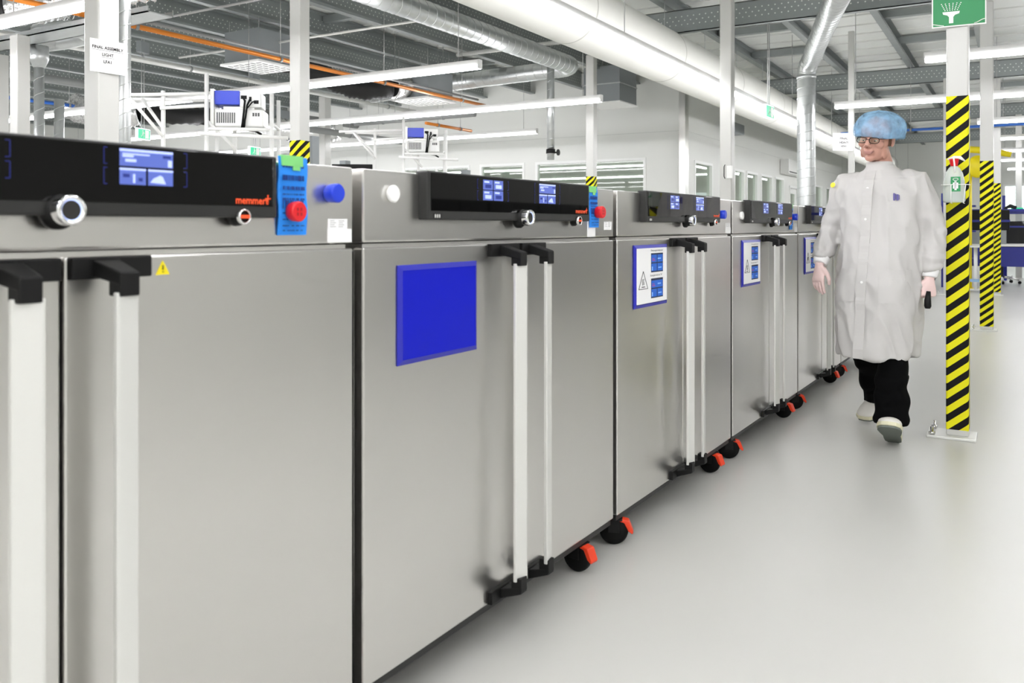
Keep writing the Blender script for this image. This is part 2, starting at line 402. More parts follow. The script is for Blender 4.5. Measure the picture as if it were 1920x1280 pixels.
# ------------------------------------------------------------------ strip lamps
def strip(axis, c, a0, a1, z, label, group=None, wires=True, w_=.035, name='strip_light'):
    t = thing(name, label, 'light', (c, a0, z) if axis == 'y' else (a0, c, z), 0, group)
    L = a1 - a0; h = MB(); d = MB(); ec = MB()
    def bx(mb, u0, u1, p0, p1, q0, q1):
        if axis == 'y': mb.box(u0, u1, p0, p1, q0, q1)
        else: mb.box(p0, p1, u0, u1, q0, q1)
    bx(h, -w_ * .8, w_ * .8, 0, L, .032, .09)
    n = max(1, round(L / 1.5))
    for i in range(n):
        bx(d, -w_, w_, L * i / n + .004, L * (i + 1) / n - .004, 0, .032)
    h.build('housing', 'lamphouse', t); d.build('diffuser', 'lamp', t)
    bx(ec, -w_, w_, -.012, 0, 0, .09); bx(ec, -w_, w_, L, L + .012, 0, .09); ec.build('end_cap', 'lamphouse', t)
    n = max(1, int(L / 3)) if wires else -1; wo = None
    for i in range(n + 1):
        p = .25 + (L - .5) * i / n; q = (0, p, 0) if axis == 'y' else (p, 0, 0)
        if wo is None: wo = c_ = MB().tube([(0, 0, .09), (0, 0, ZC - .02 - z)], .004, 6).build('suspension_wire', 'wire', t)
        else: c_ = wo.copy(); COL.objects.link(c_); c_.parent = t
        c_.location = q
    return t
ZS = 2.654
strip('y', 3.64, 3.1, 20, ZS, 'long strip light crossing behind the paper-labelled post, nearest left one')
strip('y', 7.0, 4.54, 20, ZS, 'long strip light ending above the first hazard-taped left post')
strip('y', 9.65, 4.45, 20, ZS, 'long strip light in front of the white wall, farthest one left')
strip('y', 12.4, 6.9, 20, ZS, 'short strip light nearest the cleanroom windows at left', None)
strip('x', 2.87, -3, 29, ZS, 'very long strip light running along the big white fabric duct')
RL = [(8.9, .74), (11.8, 2.05), (14.7, .5), (17.6, .45), (20.5, .45), (23.4, .3), (27.0, .2)]
RN = ['first strip light right of the hazard pillar, nearest and highest', 'strip light reaching left above the blue hairnet', 'third strip light back at right', 'fourth strip light back at right', 'fifth strip light back at right', 'sixth strip light back at right', 'farthest strip light before the far right wall']
for (X, a), l in zip(RL, RN): strip('y', X, -3.9, a, ZS, l)
for X, a in ((-4.6, 2.7), (-2.2, 2.7), (-.6, 2.7), (.9, 2.7), (2.3, 2.7), (5.9, -1.0)): strip('y', X, -3.9, a, ZS, 'added fill strip light over the aisle, out of view', 'unseen added aisle strip lights')  # unseen strips added to brighten the ovens, near floor and person
for X in (-2.6, .6): strip('y', X, 3.1, 20, ZS, 'added fill strip light on the left, out of view', 'unseen added left strip lights')  # more unseen strips, added to light the left part of the hall
for X in (16.4, 20.5, 25): strip('y', X, 5.6, 20, ZS, 'strip light in the room behind the cleanroom windows', 'strip lights behind the windows')

# ------------------------------------------------------------------ big fabric duct
t = thing('fabric_duct', 'huge white fabric air duct running overhead along the machine row', 'duct', (0, 3.56, 3.10))
mb = MB(); X = -5.0; R = .305
prof = []
while X < 29:
    prof += [(R, X), (R * 1.0, X + 1.18)]; X += 1.2
mb.lathe(prof, (0, 0, 0), (1, 0, 0), 64, 0); mb.build('duct_skin', 'fabric', t)
X = -5.0; so = None
while X < 29:
    if so is None: so = c_ = MB().lathe([(R + .001, -.012), (R + .004, 0), (R + .001, .012)], (0, 0, 0), (1, 0, 0), 64, caps=False).build('seam', 'fabricseam', t)
    else: c_ = so.copy(); COL.objects.link(c_); c_.parent = t
    c_.location = (X, 0, 0); X += 2.4
mb = MB().box(-5, 29, -.012, .012, R, R + .05)
X = -4
while X < 29: mb.tube([(X, 0, R + .04), (X, 0, ZC - .22 - 3.10)], .004, 6); X += 1.5
mb.build('hanging_rail', 'galv', t)

# ------------------------------------------------------------------ spiral ducts
def spiral(name, pts, r, label, pitch=.12, extra=None):
    t = thing(name, label, 'duct', pts[0])
    o = Vector(pts[0]); P = [Vector(p) - o for p in pts]
    MB().tube(P, r, 28, cap=True).build('duct_pipe', 'spiral', t)
    # helical lock seam
    S = [0]
    for a, b in zip(P, P[1:]): S.append(S[-1] + (b - a).length)
    T = [(P[min(i + 1, len(P) - 1)] - P[max(i - 1, 0)]).normalized() for i in range(len(P))]
    tot = S[-1]; n = int(tot / pitch * 20); q = []
    a = T[0].orthogonal().normalized() if abs(T[0].z) > .99 else T[0].cross(V(0, 0, 1)).normalized()
    i = 0
    for k in range(n + 1):
        d = tot * k / n
        while i < len(P) - 2 and S[i + 1] < d: i += 1
        f = (d - S[i]) / max(1e-6, S[i + 1] - S[i]); c = P[i].lerp(P[i + 1], f); tt = T[i].lerp(T[i + 1], f).normalized()
        a = (a - tt * a.dot(tt)).normalized(); b = tt.cross(a); th = 2 * PI * d / pitch
        q.append(c + (a * math.cos(th) + b * math.sin(th)) * (r + .0005))
    MB().tube(q, .003 if r < .1 else .0045, 5).build('lock_seam', 'galv', t)
    return t
t = spiral('spiral_duct', [(11.7, 2.4, 0.02), (11.7, 2.4, 1.2), (11.7, 2.4, 3.1), (11.69, 2.39, 3.18), (11.62, 2.35, 3.26), (11.45, 2.27, 3.31), (10.9, 2.12, 3.33), (9.3, 1.66, 3.34), (7.4, 1.10, 3.345)], .118, 'fat galvanised spiral duct rising behind the ovens and kinking right at the top')
mb = MB()
for z in (3.07,): mb.lathe([(.118, -.02), (.126, -.02), (.126, .02), (.118, .02)], (0, 0, z), (0, 0, 1), 28, caps=False)
mb.lathe([(.17, -.02), (.17, .0)], (0, 0, 0), (0, 0, 1), 28); mb.build('collar', 'galv', t)
e = arc((10.7, 5.75, 3.40), .29, -PI / 2, 0, (0, 1, 0), (1, 0, 0))
spiral('spiral_duct', [(-4, 5.46, 3.40), (4, 5.46, 3.40), (10.7, 5.46, 3.40)] + [V(10.7 + .3 * math.sin(a), 5.76 - .3 * math.cos(a), 3.40) for a in [PI / 2 * i / 8 for i in range(1, 9)]] + [(11.0, 7.0, 3.38), (11.0, 9.3, 3.30)], .125, 'long galvanised spiral duct under the roof left of the fabric duct', .15)
t = spiral('spiral_duct', [(10.75, 5.75, 2.06), (10.75, 5.75, 3.55)], .053, 'slim vertical galvanised duct hanging in front of the white wall')
mb = MB().lathe([(.066, -.03), (.066, .03)], (0, 0, .12), (0, 0, 1), 20).tube([(0, 0, .1), (.0, -.13, .1)], .012).lathe([(.045, 0), (.045, .015)], (0, -.13, .1), (0, 1, 0), 20)
mb.build('valve', ['black'], t)
MB().tube([(0, 0, 1.49), (0, 0, ZC - .02 - 2.06)], .005, 6).build('hanger', 'wire', t)
MB().tube([(0, 0, 1.47), (0, .02, 1.53), (0, .08, 1.56), (0, .3, 1.56)], .055, 16).build('elbow', 'galv', t)
spiral('spiral_duct', [(3.63, 5.25, 0.02), (3.63, 5.25, 3.74)], .04, 'slim galvanised downpipe duct touching the post with the paper notice', .1)
t = spiral('spiral_duct', [(4.59, 7.93, 0.02), (4.59, 7.93, 2.62)], .045, 'slim galvanised duct ending in a grey transition box at far left', .15)
MB().lathe([(.05, 2.58), (.085, 2.66), (.085, 2.78)], (0, 0, 0), (0, 0, 1), 20).box(-.1, .1, -.1, .1, 2.78, 2.9).build('transition_box', 'galv', t)
MB().tube([V(.511 * a + .859 * b_, -.859 * a + .511 * b_, 2.93) for a, b_ in ((0, 0), (.06, -.06), (.18, -.12), (.32, -.10), (.40, .02), (.38, .16), (.26, .30), (.02, .46), (-.3, .62))], .075, 20).build('elbow', 'spiral', t)
spiral('spiral_duct', [(5.86, 9.71, 0.02), (5.86, 9.71, 2.6)], .055, 'galvanised duct stub between two white posts at far left', .15)

# ------------------------------------------------------------------ columns
def column(x, y, w_, ztop, tape, label, z0=0, name='steel_post', plate=True, chamfer=True):
    t = thing(name, label, 'post', (x, y, 0))
    h = w_ / 2; c = w_ * .08
    MB().box(-h, h, -h, h, 0.012, ztop).build('post_shaft', 'post', t, bevel=c if chamfer else 0, seg=2)
    if tape:
        e = h + .0015; MB().box(-e, e, -e, e, .04, tape).build('hazard_tape', 'hazard', t, bevel=c, seg=2)
    if plate:
        MB().box(-h - .05, h + .05, -h - .035, h + .09, 0, .014).build('base_plate', 'alu', t, bevel=.003)
        for bx_, by_ in ((-h - .03, h + .065), (h + .03, h + .065)):
            MB().lathe([(.012, .014), (.012, .018), (.016, .018), (.016, .03), (.008, .03), (.008, .055)], (bx_, by_, 0), (0, 0, 1), 8).build('anchor_bolt', 'chrome', t)
    return t
ZB = ZC - .5
column(5.02, .262, .104, ZB, 1.786, 'white post striped yellow and black, nearest right one with a hanging bottle')
column(10.3, .266, .125, ZB, 1.80, 'second yellow and black striped post on the right side')
column(15.7, .272, .125, ZB, 1.80, 'farthest and slimmest-looking striped post on the right side')
column(5.02, 4.99, .115, ZB, 1.80, 'white post with short striped band visible above the blue tag')
column(10.7, 5.08, .12, ZB, 1.80, 'white post standing behind the red magnet with striped band')
column(3.31, 5.02, .15, ZB + .2, 0, 'wide white post carrying the printed paper notice')
column(4.24, 7.62, .12, 2.80, 0, 'white post below the strip light at far left')
column(4.62, 8.66, .12, 2.80, 0, 'white post cut off by the left photo edge')
column(8.78, 2.6, .125, ZC - .22, 0, 'tall plain white post in front of the fabric duct with small switch')
column(12.3, 1.93, .075, ZC - .22, 0, 'slim white post behind the walking person')
column(11.6, 10.9, .16, ZB, 0, 'pale post before the white wall between the two projector rigs')
column(15.3, .95, .11, ZB, 0, 'white post half hidden behind the nearest striped post')
column(21.0, -.05, .12, ZB, 0, 'thin white post at right behind the striped ones')
column(20.9, 2.6, .16, ZB, 0, 'white post beyond the hairnet at the back')
t = thing('switch_box', 'small white switch with pull handle on the tall plain white post', 'switch', (8.70, 2.55, 1.60))
MB().box(-.02, .01, -.03, .03, 0, .13).build('box', 'white', t, bevel=.004); MB().tube([(-.02, .045, .0), (-.05, .045, .02), (-.05, .045, .12), (-.02, .045, .14)], .005, 8).build('pull_handle', 'dark_metal', t)
# paper notices
def facing(x, y, z, nx, ny):   # local x to the viewer's right, local -y towards viewer
    return math.atan2(ny, nx) + PI / 2
t = thing('paper_notice', 'white paper reading FINAL ASSEMBLY LIGHT LFA1 taped to wide post', 'notice', (3.29, 4.93, 2.07), math.radians(-6))
MB().box(-.112, .122, -.002, 0, 0, .205).build('sheet', 'paper', t)
mb = MB(); nv = (1, 0, 0); up = (0, 0, 1)
mb.text('FINAL ASSEMBLY', .027, (0, -.004, .155), nv, up, bold=True).text('LIGHT', .027, (0, -.004, .112), nv, up, bold=True).text('LFA1', .027, (0, -.004, .068), nv, up, bold=True)
mb.box(-.102, .102, -.004, -.003, .138, .1395).box(-.04, .04, -.004, -.003, .095, .0965)
mb.build('lettering', 'ink', t)
t = thing('paper_notice', 'small white paper on the slim post beside the hairnet', 'notice', (12.262, 1.908, 2.13), math.radians(-60))
MB().box(-.27, .03, -.003, 0, 0, .24).build('sheet', 'paper', t)
mb = MB()
mb.text('FINAL', .04, (-.12, -.004, .165), nv, up, bold=True).text('HEAVY', .04, (-.12, -.004, .11), nv, up, bold=True).text('HFA1', .035, (-.12, -.004, .06), nv, up, bold=True)
mb.build('lettering', 'ink', t)
# ---- emergency shower sign
t = thing('safety_sign', 'green emergency shower sign at the top of the nearest striped post', 'sign', (4.955, .255, 2.14), math.radians(-90 + 4))
u = (1, 0, 0)
MB().box(-.125, .125, -.004, 0, 0, .25).build('sign_plate', 'white', t)
MB().box(-.119, .119, -.006, -.004, .006, .244).build('green_field', 'green', t)
mb = MB()
def fn(a, b, c): return V(a, -.0065 - .0005 * c, b)
ox = -.035
mb.prism([(ox - .010, .018), (ox + .010, .018), (ox + .010, .05), (ox + .018, .06), (ox + .037, .066), (ox + .04, .078), (ox - .04, .078), (ox - .037, .066), (ox - .018, .06), (ox - .010, .05)], fn)
for r_ in range(5):
    for c_ in range(6):
        px_ = ox + (c_ - 2.5) * (.0115 + r_ * .0016); pz = .086 + r_ * .0085
        mb.prism([(px_ + .0027 * math.cos(a), pz + .0027 * math.sin(a)) for a in [i * PI / 4 for i in range(8)]], fn)
pts = [(-.119 + i * .0125, .019 - .0125 * math.sin(i / 3.5)) for i in range(5)]
mb.tube([(a, -.0065, b) for a, b in pts], .002, 6).tube([(.07 + i * .012, -.0065, .008 + .018 * (1 - math.cos(i / 4 * PI)) / 2) for i in range(5)], .002, 6)
mb.build('shower_symbol', 'white', t)
# ---- eye-wash bottle on the post
t = thing('eyewash_bottle', 'clear eyewash bottle with red cap hanging on the nearest striped post', 'bottle', (4.875, .272, 1.225), math.radians(-92))
def oval(a, b, z, n=24, cx=0, cy=0): return [V(cx + a * math.cos(2 * PI * i / n), cy + b * math.sin(2 * PI * i / n), z) for i in range(n)]
MB().rings([oval(.046, .028, 0), oval(.052, .034, .01), oval(.052, .034, .05), oval(.048, .033, .11), oval(.040, .03, .15), oval(.026, .024, .175), oval(.017, .017, .185)]).build('bottle_body', 'clear', t)
MB().lathe([(.016, .185), (.017, .19), (.022, .215), (.024, .222)], (0, 0, 0), (0, 0, 1), 20).build('cap', 'red', t)
MB().tube([(-.03, 0, .222), (0, 0, .23), (.028, 0, .228), (.05, 0, .21)], [.004, .009, .009, .003], 10).tube([(0, -.022, .228), (.004, -.024, .19), (.006, -.03, .15)], .004, 8).build('eye_cup_lid', 'white', t)
mb = MB().box(-.012, .032, -.0365, -.034, .055, .13); mb.build('bottle_label', 'green', t)
mb = MB().tube([(.010 + .012 * math.cos(a), -.0375, .117 + .006 * math.sin(a)) for a in [i * PI / 6 for i in range(13)]], .0012, 5).box(-.002, .022, -.0378, -.0366, .07, .1).box(.005, .015, -.0378, -.0366, .062, .108); mb.build('label_symbol', 'paper', t)
mb = MB().tube([(-.054, .03, .09), (-.056, -.038, .09), (.056, -.038, .09), (.07, .03, .09)], .002, 6).tube([(-.01, -.038, .09), (-.01, -.038, -.004), (-.01, .03, -.004)], .002, 6).tube([(.056, -.038, .09), (.045, -.036, -.004), (.045, .03, -.004)], .002, 6)
mb.build('wire_holder', 'white', t)

# ------------------------------------------------------------------ oven row
RA = YAW - math.atan(990 / 1588)
RD = V(math.cos(RA), math.sin(RA), 0); RN_ = V(-math.sin(RA), math.cos(RA), 0)
def mp(k, x, o=0, z=0):     # unit k (1..), local x along the row, o towards the aisle
    return RN_ * (1.224 - o) + RD * (.064 + 1.28 * (k - 1) + x) + V(0, 0, z)
def make_oven():
    t = thing('laboratory_oven', 'x', 'oven', (0, 0, 0), RA)
    XA, XB, XM = .020, 1.268, .645
    b = MB().box(XA + .004, XB - .004, .045, .80, .115, 1.050)
    b.box(XA + .004, XB - .004, .10, .80, 1.050, 1.22)
    b.build('body', 'steel', t, bevel=.003)
    MB().box(XA + .01, XB - .01, .03, .045, .118, 1.05).build('door_seal', 'black', t)
    MB().box(XA + .006, XB - .006, .008, .79, .094, .114).build('base_frame', 'dark_metal', t, bevel=.002)
    MB().box(XA, XB, 0, .10, 1.069, 1.227).build('control_fascia', 'steel', t, bevel=.004)
    MB().box(XA + .01, XB - .01, .012, .09, 1.050, 1.066).build('top_ledge', 'steel_edge', t)
    for side in (0, 1):
        x0, x1 = (XA, XM - .003) if side == 0 else (XM + .003, XB)
        d = MB().box(x0, x1, 0, .03, .116, 1.058).build('door', 'steel', t, bevel=.004)
        # bracket plates, arms and vertical bar of the swing handle
        hx = .560 if side == 0 else .706
        px0, px1 = (.498, .638) if side == 0 else (.652, .785)
        for top in (0, 1):
            mb = MB(); z0, z1 = (1.024, 1.0575) if top else (.1165, .150)
            mb.box(px0, px1, -.014, .002, z0, z1)
            if top:
                mb.hexa([(hx - .022, -.012, 1.028), (hx + .022, -.012, 1.028), (hx + .022, -.012, 1.054), (hx - .022, -.012, 1.054)],
                        [(hx - .016, -.074, 1.016), (hx + .016, -.074, 1.016), (hx + .016, -.074, 1.036), (hx - .016, -.074, 1.036)])
                mb.box(hx - .016, hx + .016, -.075, -.044, 1.000, 1.036)
            else:
                mb.hexa([(hx - .022, -.012, .120), (hx + .022, -.012, .120), (hx + .022, -.012, .146), (hx - .022, -.012, .146)],
                        [(hx - .016, -.074, .142), (hx + .016, -.074, .142), (hx + .016, -.074, .160), (hx - .016, -.074, .160)])
                mb.box(hx - .016, hx + .016, -.075, -.044, .145, .182)
            mb.build('handle_bracket', 'black', d, bevel=.0025)
        sg = 1 if side == 0 else -1     # slanted grip, mirrored on the right door
        ys = (.053, .061, .0735, .0735, .064, .051) if side == 0 else (.055, .0655, .0715, .0715, .062, .054)
        prof = [(x_ * sg, -y_) for x_, y_ in zip((-.0195, -.0195, .014, .0200, .0200, -.010), ys)]
        MB().prism(prof, lambda u, v, w_: V(hx + u, v, .172 + w_ * (1.006 - .172))).build('handle_bar', 'alu', d, bevel=.0015)
    # control unit
    c = MB().box(.209, 1.035, -.027, .01, 1.119, 1.2325).build('control_unit', 'dkgrey', t, bevel=.004)
    MB().box(.221, 1.024, -.0285, -.026, 1.140, 1.2285).build('glass_front', 'glassblack', c, bevel=.0006)
    def screen(xc, zc, w_, h_, big):
        s = MB()
        y = -.0289
        def q(a, b, c_, d_, m, e=0): s.rect((xc + a * w_, y - e, zc + c_ * h_), ((b - a) * w_, 0, 0), (0, 0, (d_ - c_) * h_), m)
        if big:
            q(-.5, .5, .02, .5, 0); q(-.5, -.02, -.5, -.04, 0); q(.02, .5, -.5, -.04, 0)
            q(-.5, .5, .43, .5, 1, .0002); q(-.45, -.25, .27, .33, 1, .0002); q(-.45, .05, .34, .38, 1, .0002); q(-.4, -.2, .14, .22, 1, .0002); q(.3, .46, .3, .38, 2, .0002); q(.4, .48, .05, .25, 1, .0002)
            q(-.5, -.02, -.1, -.04, 1, .0002); q(.02, .5, -.1, -.04, 1, .0002); q(-.26, -.22, -.45, -.2, 1, .0002); q(-.44, -.32, -.3, -.2, 2, .0002); q(-.16, -.08, -.4, -.3, 2, .0002)
            s.add([(xc + a * w_, y - .0002, zc + b * h_) for a, b in ((.06, -.42), (.12, -.3), (.25, -.2), (.3, -.24), (.36, -.45))], [(0, 1, 2, 3, 4)], 1)
        else:
            for a in (-.5, .02):
                for c_ in (-.5, .02):
                    q(a, a + .48, c_, c_ + .48, 0); q(a + .06, a + .3, c_ + .34, c_ + .42, 1, .0002); q(a + .1, a + .4, c_ + .08, c_ + .26, 2 if (a > 0) != (c_ > 0) else 1, .0002)
        o = s.build('display', ['scr', 'scrlight', 'scrdark'], c, weld=False)
        l = MB()
        for sx in (-1, 1):
            for sz in (-1, 1):
                xo = xc + sx * (w_ / 2 + .026); xi = xo - sx * .006; za, zb = (zc + .003, zc + h_ / 2) if sz > 0 else (zc - h_ / 2, zc - .003)
                l.box(min(xo, xo + .0012), max(xo, xo + .0012), -.0289, -.0286, za, zb)
                for z in (za, zb): l.box(min(xo, xi), max(xo, xi), -.0289, -.0286, z - .0006, z + .0006)
        l.build('touch_field_mark', 'scrline', c)
    screen(.482, 1.196, .094, .052, False); screen(.765, 1.196, .094, .055, True)
    lg = MB(); nv = (1, 0, 0); up = (0, 0, 1)
    lg.text('memmert', .0185, (.975, -.0290, 1.1495), nv, up, bold=True).box(1.0105, 1.0125, -.029, -.0287, 1.147, 1.161).box(1.005, 1.018, -.029, -.0287, 1.153, 1.155)
    lg.build('logo_lettering', 'logo', c)
    lg = MB().box(.231, .262, -.0276, -.0268, 1.122, 1.134, 0)
    for i in range(3): lg.box(.235 + i * .008, .240 + i * .008, -.028, -.0275, 1.124, 1.132, 1)
    lg.build('port_socket', ['black', 'alu'], c)
    # dial
    kx, kz = .628, 1.127
    kn = MB().lathe([(.028, .0), (.028, .010), (.023, .014), (.0212, .030)], (kx, -.012, kz), (0, -1, 0), 40).build('dial_knob', 'black', t)
    MB().lathe([(.0220, -.002), (.0220, .012), (.0206, .016), (.0162, .016), (.0158, .0125)], (kx, -.040, kz), (0, -1, 0), 48, caps=False).build('chrome_ring', 'chrome', kn)
    MB().lathe([(.0164, 0), (.0164, .002)], (kx, -.0515, kz), (0, -1, 0), 48, caps=False).lathe([(.0164, .0005), (.0142, .0005)], (kx, -.0525, kz), (0, -1, 0), 48, caps=False).build('light_ring', 'ringled', kn)
    MB().lathe([(.0144, 0), (.0144, .013), (.0133, .0135)], (kx, -.0395, kz), (0, -1, 0), 40).build('dial_face', 'dkgrey', kn)
    kx, kz = .953, 1.121
    sw = MB().lathe([(.017, 0), (.016, .010), (.0125, .014), (.0125, .022)], (kx, -.010, kz), (0, -1, 0), 32).build('power_switch', 'black', t)
    MB().lathe([(.0135, 0), (.0135, .006), (.0115, .008), (.0105, .006)], (kx, -.030, kz), (0, -1, 0), 32, caps=False).build('chrome_ring', 'chrome', sw)
    MB().box(kx - .010, kx + .010, -.037, -.032, kz - .003, kz + .003).build('switch_marker', 'logo', sw)
    for x, y, a in ((.065, .035, -66), (1.072, .035, -98), (.07, .70, -60), (1.2, .70, 170)):
        cs = caster(math.radians(a)); cs.parent = t; cs.location = (x, y, 0)
    return t
def caster(a):
    """swivel caster with wheel, fork and brake pedal; part with sub-parts"""
    R3 = Matrix.Rotation(a, 3, 'Z')
    def rot(mb): mb.v = [R3 @ p for p in mb.v]; return mb
    f = rot(MB().box(-.03, .03, -.028, .028, .088, .0935).box(-.02, .02, -.024, -.019, .045, .09).box(-.02, .02, .019, .024, .045, .09)).build('caster', 'black', None, bevel=.002)
    rot(MB().lathe([(.02, -.016), (.044, -.015), (.0495, -.009), (.0505, 0), (.0495, .009), (.044, .015), (.02, .016)], (0, 0, .0505), (0, 1, 0), 36)).build('wheel', 'rubber', f)
    pts = [(.022, .092), (.052, .086), (.068, .048), (.064, .04), (.05, .05), (.036, .078), (.02, .082)]
    rot(MB().prism(pts, lambda u, v, w_: V(u, -.018 + .036 * w_, v))).build('brake_pedal', 'orange', f, bevel=.003)
    return f
oven = make_oven()
OV = ['nearest stainless steel oven at the left edge, with the largest blurred display',
      'second stainless steel oven with a plain blue holder on its left door',
      'third stainless steel oven with the largest printed instruction sheet on its door',
      'fourth stainless steel oven between the large instruction sheet and the walking person',
      'fifth stainless steel oven partly hidden by the right arm of the walking person',
      'last stainless steel oven of the row, mostly hidden behind the white coat']
ovens = []
for k in range(1, 7):
    o = oven if k == 1 else copy_tree(oven)
    o.location = mp(k, 0); o['label'] = OV[k - 1]; o['group'] = 'stainless ovens standing in a row'; ovens.append(o)
def hang(name, label, cat, k, x, z, o=0, tilt=0, group=None):
    return thing(name, label, cat, mp(k, x, o, z), RA, group)
[c for c in kids(ovens[1]) if c.name.startswith('caster')][0].rotation_euler.z = 2.2
# yellow warning triangle is stuck on the first oven only
tr = MB().prism([(.800, 1.0245), (.8265, 1.0245), (.8133, 1.048)], lambda a, b, w_: V(a, -.0003 - .0008 * w_, b)).build('warning_sticker', 'yellow', ovens[0], label='yellow triangular warning sticker')
MB().tube([(.8133, -.0014, 1.040), (.8133, -.0014, 1.033)], .0013, 6).tube([(.8133, -.0014, 1.030), (.8133, -.0014, 1.0285)], .0013, 6).build('warning_symbol', 'ink', tr)
# type plates / stickers at the right end of each fascia
for k, two in ((1, 1), (2, 0), (3, 1), (4, 1), (5, 1)):
    s = MB().box(1.194, 1.250, -.0012, 0, 1.092, 1.119)
    if two: s.box(1.193, 1.262, -.0018, 0, 1.071, 1.0985)
    st = s.build('rating_sticker', 'paper', ovens[k - 1])
    s = MB()
    for i in range(4): s.box(1.199, 1.212 + .004 * (i % 2), -.0016, -.0012, 1.1145 - i * .004, 1.1155 - i * .004).box(1.224, 1.240 - .003 * (i % 2), -.0016, -.0012, 1.1145 - i * .004, 1.1155 - i * .004)
    s.build('sticker_print', 'greypipe', st)
# round magnets
def magnet(k, x, z, m, label, depth=.02, o=0.):
    t = hang('round_magnet', label, 'magnet', k, x, z, o)
    c = {'blue': 'blue', 'red': 'red', 'white': 'white'}[m]
    MB().lathe([(.0165, 0), (.0185, .004), (.0195, depth - .003), (.017, depth)], (0, 0, 0), (0, -1, 0), 36).build('cap', c, t)
    if m == 'red':
        q = MB()
        for a in range(2):
            for b in range(2): q.box(-.008 + a * .009, -.004 + a * .009, -depth - .0005, -depth, -.008 + b * .009, -.002 + b * .009)
        q.build('embossed_marks', mat_dark_red, t)
    else: MB().lathe([(.0152, 0), (.0152, .0006)], (0, -depth, 0), (0, -1, 0), 32).build('cap_face', c, t)
    return t
mat_dark_red = mat('red_embossed', '#9c1018', .4)
magnet(1, 1.197, 1.1705, 'blue', 'thick blue round magnet at the right end of the nearest oven', .028)
magnet(1, 1.089, 1.132, 'red', 'red round magnet pinning the blue tag on the nearest oven', .022, .009)
magnet(2, .111, 1.176, 'white', 'white round magnet at the left of the second oven fascia', .012)
magnet(2, 1.12, 1.149, 'red', 'red round magnet pinning the blue tag on the second oven', .026, .009)
magnet(3, 1.085, 1.156, 'blue', 'blue round magnet beside the control unit of the third oven', .035)
magnet(4, .135, 1.155, 'white', 'white round magnet left of the control unit of the fourth oven', .014)
magnet(4, 1.105, 1.157, 'blue', 'small blue round magnet on the tag of the fourth oven', .030, .009)
# blue paper tags
def paper_tag(k, x, z0, z1, w_, label, lean=0., white=False):
    t = hang('paper_tag', label, 'tag', k, x, 0, 0)
    rows = []
    for i in range(9):
        z = z0 + (z1 - z0) * i / 8; f = (z1 - z) / (z1 - z0)
        y = -.003 - .004 * math.sin(i * .7) ** 2 - lean * .25 * f
        rows.append([(-w_ / 2 + lean * f, y, z), (w_ / 2 + lean * f, y, z), (w_ / 2 + lean * f, y + .0012, z), (-w_ / 2 + lean * f, y + .0012, z)])
    MB().rings([[V(*p) for p in r_] for r_ in rows], smooth=False).build('tag_sheet', 'bluepaper', t)
    pr = MB()
    random.seed(5)
    for row, (f, h, n) in enumerate(((.12, .006, 8), (.27, .010, 16), (.40, .007, 16), (.48, .003, 12), (.54, .004, 10), (.61, .016, 9), (.72, .002, 6), (.80, .002, 6), (.88, .002, 5), (.94, .002, 5))):
        z = z1 - (z1 - z0) * f; x = -w_ * .38
        for i in range(n):
            ww = w_ * .76 / n; 
            pr.box(x + i * ww + lean * f, x + i * ww + ww * random.uniform(.3, .9) + lean * f, -.0085 - lean * .25 * f, -.0078 - lean * .25 * f, z - h / 2, z + h / 2)
    pr.build('tag_print', 'navyink', t)
    MB().box(-w_ * .42, w_ * .30, -.0098, .001, z1 - .018, z1 + .002).box(-w_ * .05, w_ * .2, -.0098, -.008, z1 - .026, z1 - .017).build('tape_strip', 'greentape', t)
    if white: MB().box(-w_ / 2 + .004, w_ / 2 - .004, -.002, -.001, z0 - .03, z1 - .01).build('white_backing', 'paper', t)
    return t
paper_tag(1, 1.095, 1.087, 1.237, .074, 'blue printed tag with green tape on the nearest oven')
paper_tag(2, 1.098, 1.100, 1.230, .066, 'blue printed tag with white sheet behind it on the second oven', .012, True)
paper_tag(4, 1.10, 1.085, 1.230, .066, 'small blue printed tag on the fourth oven')
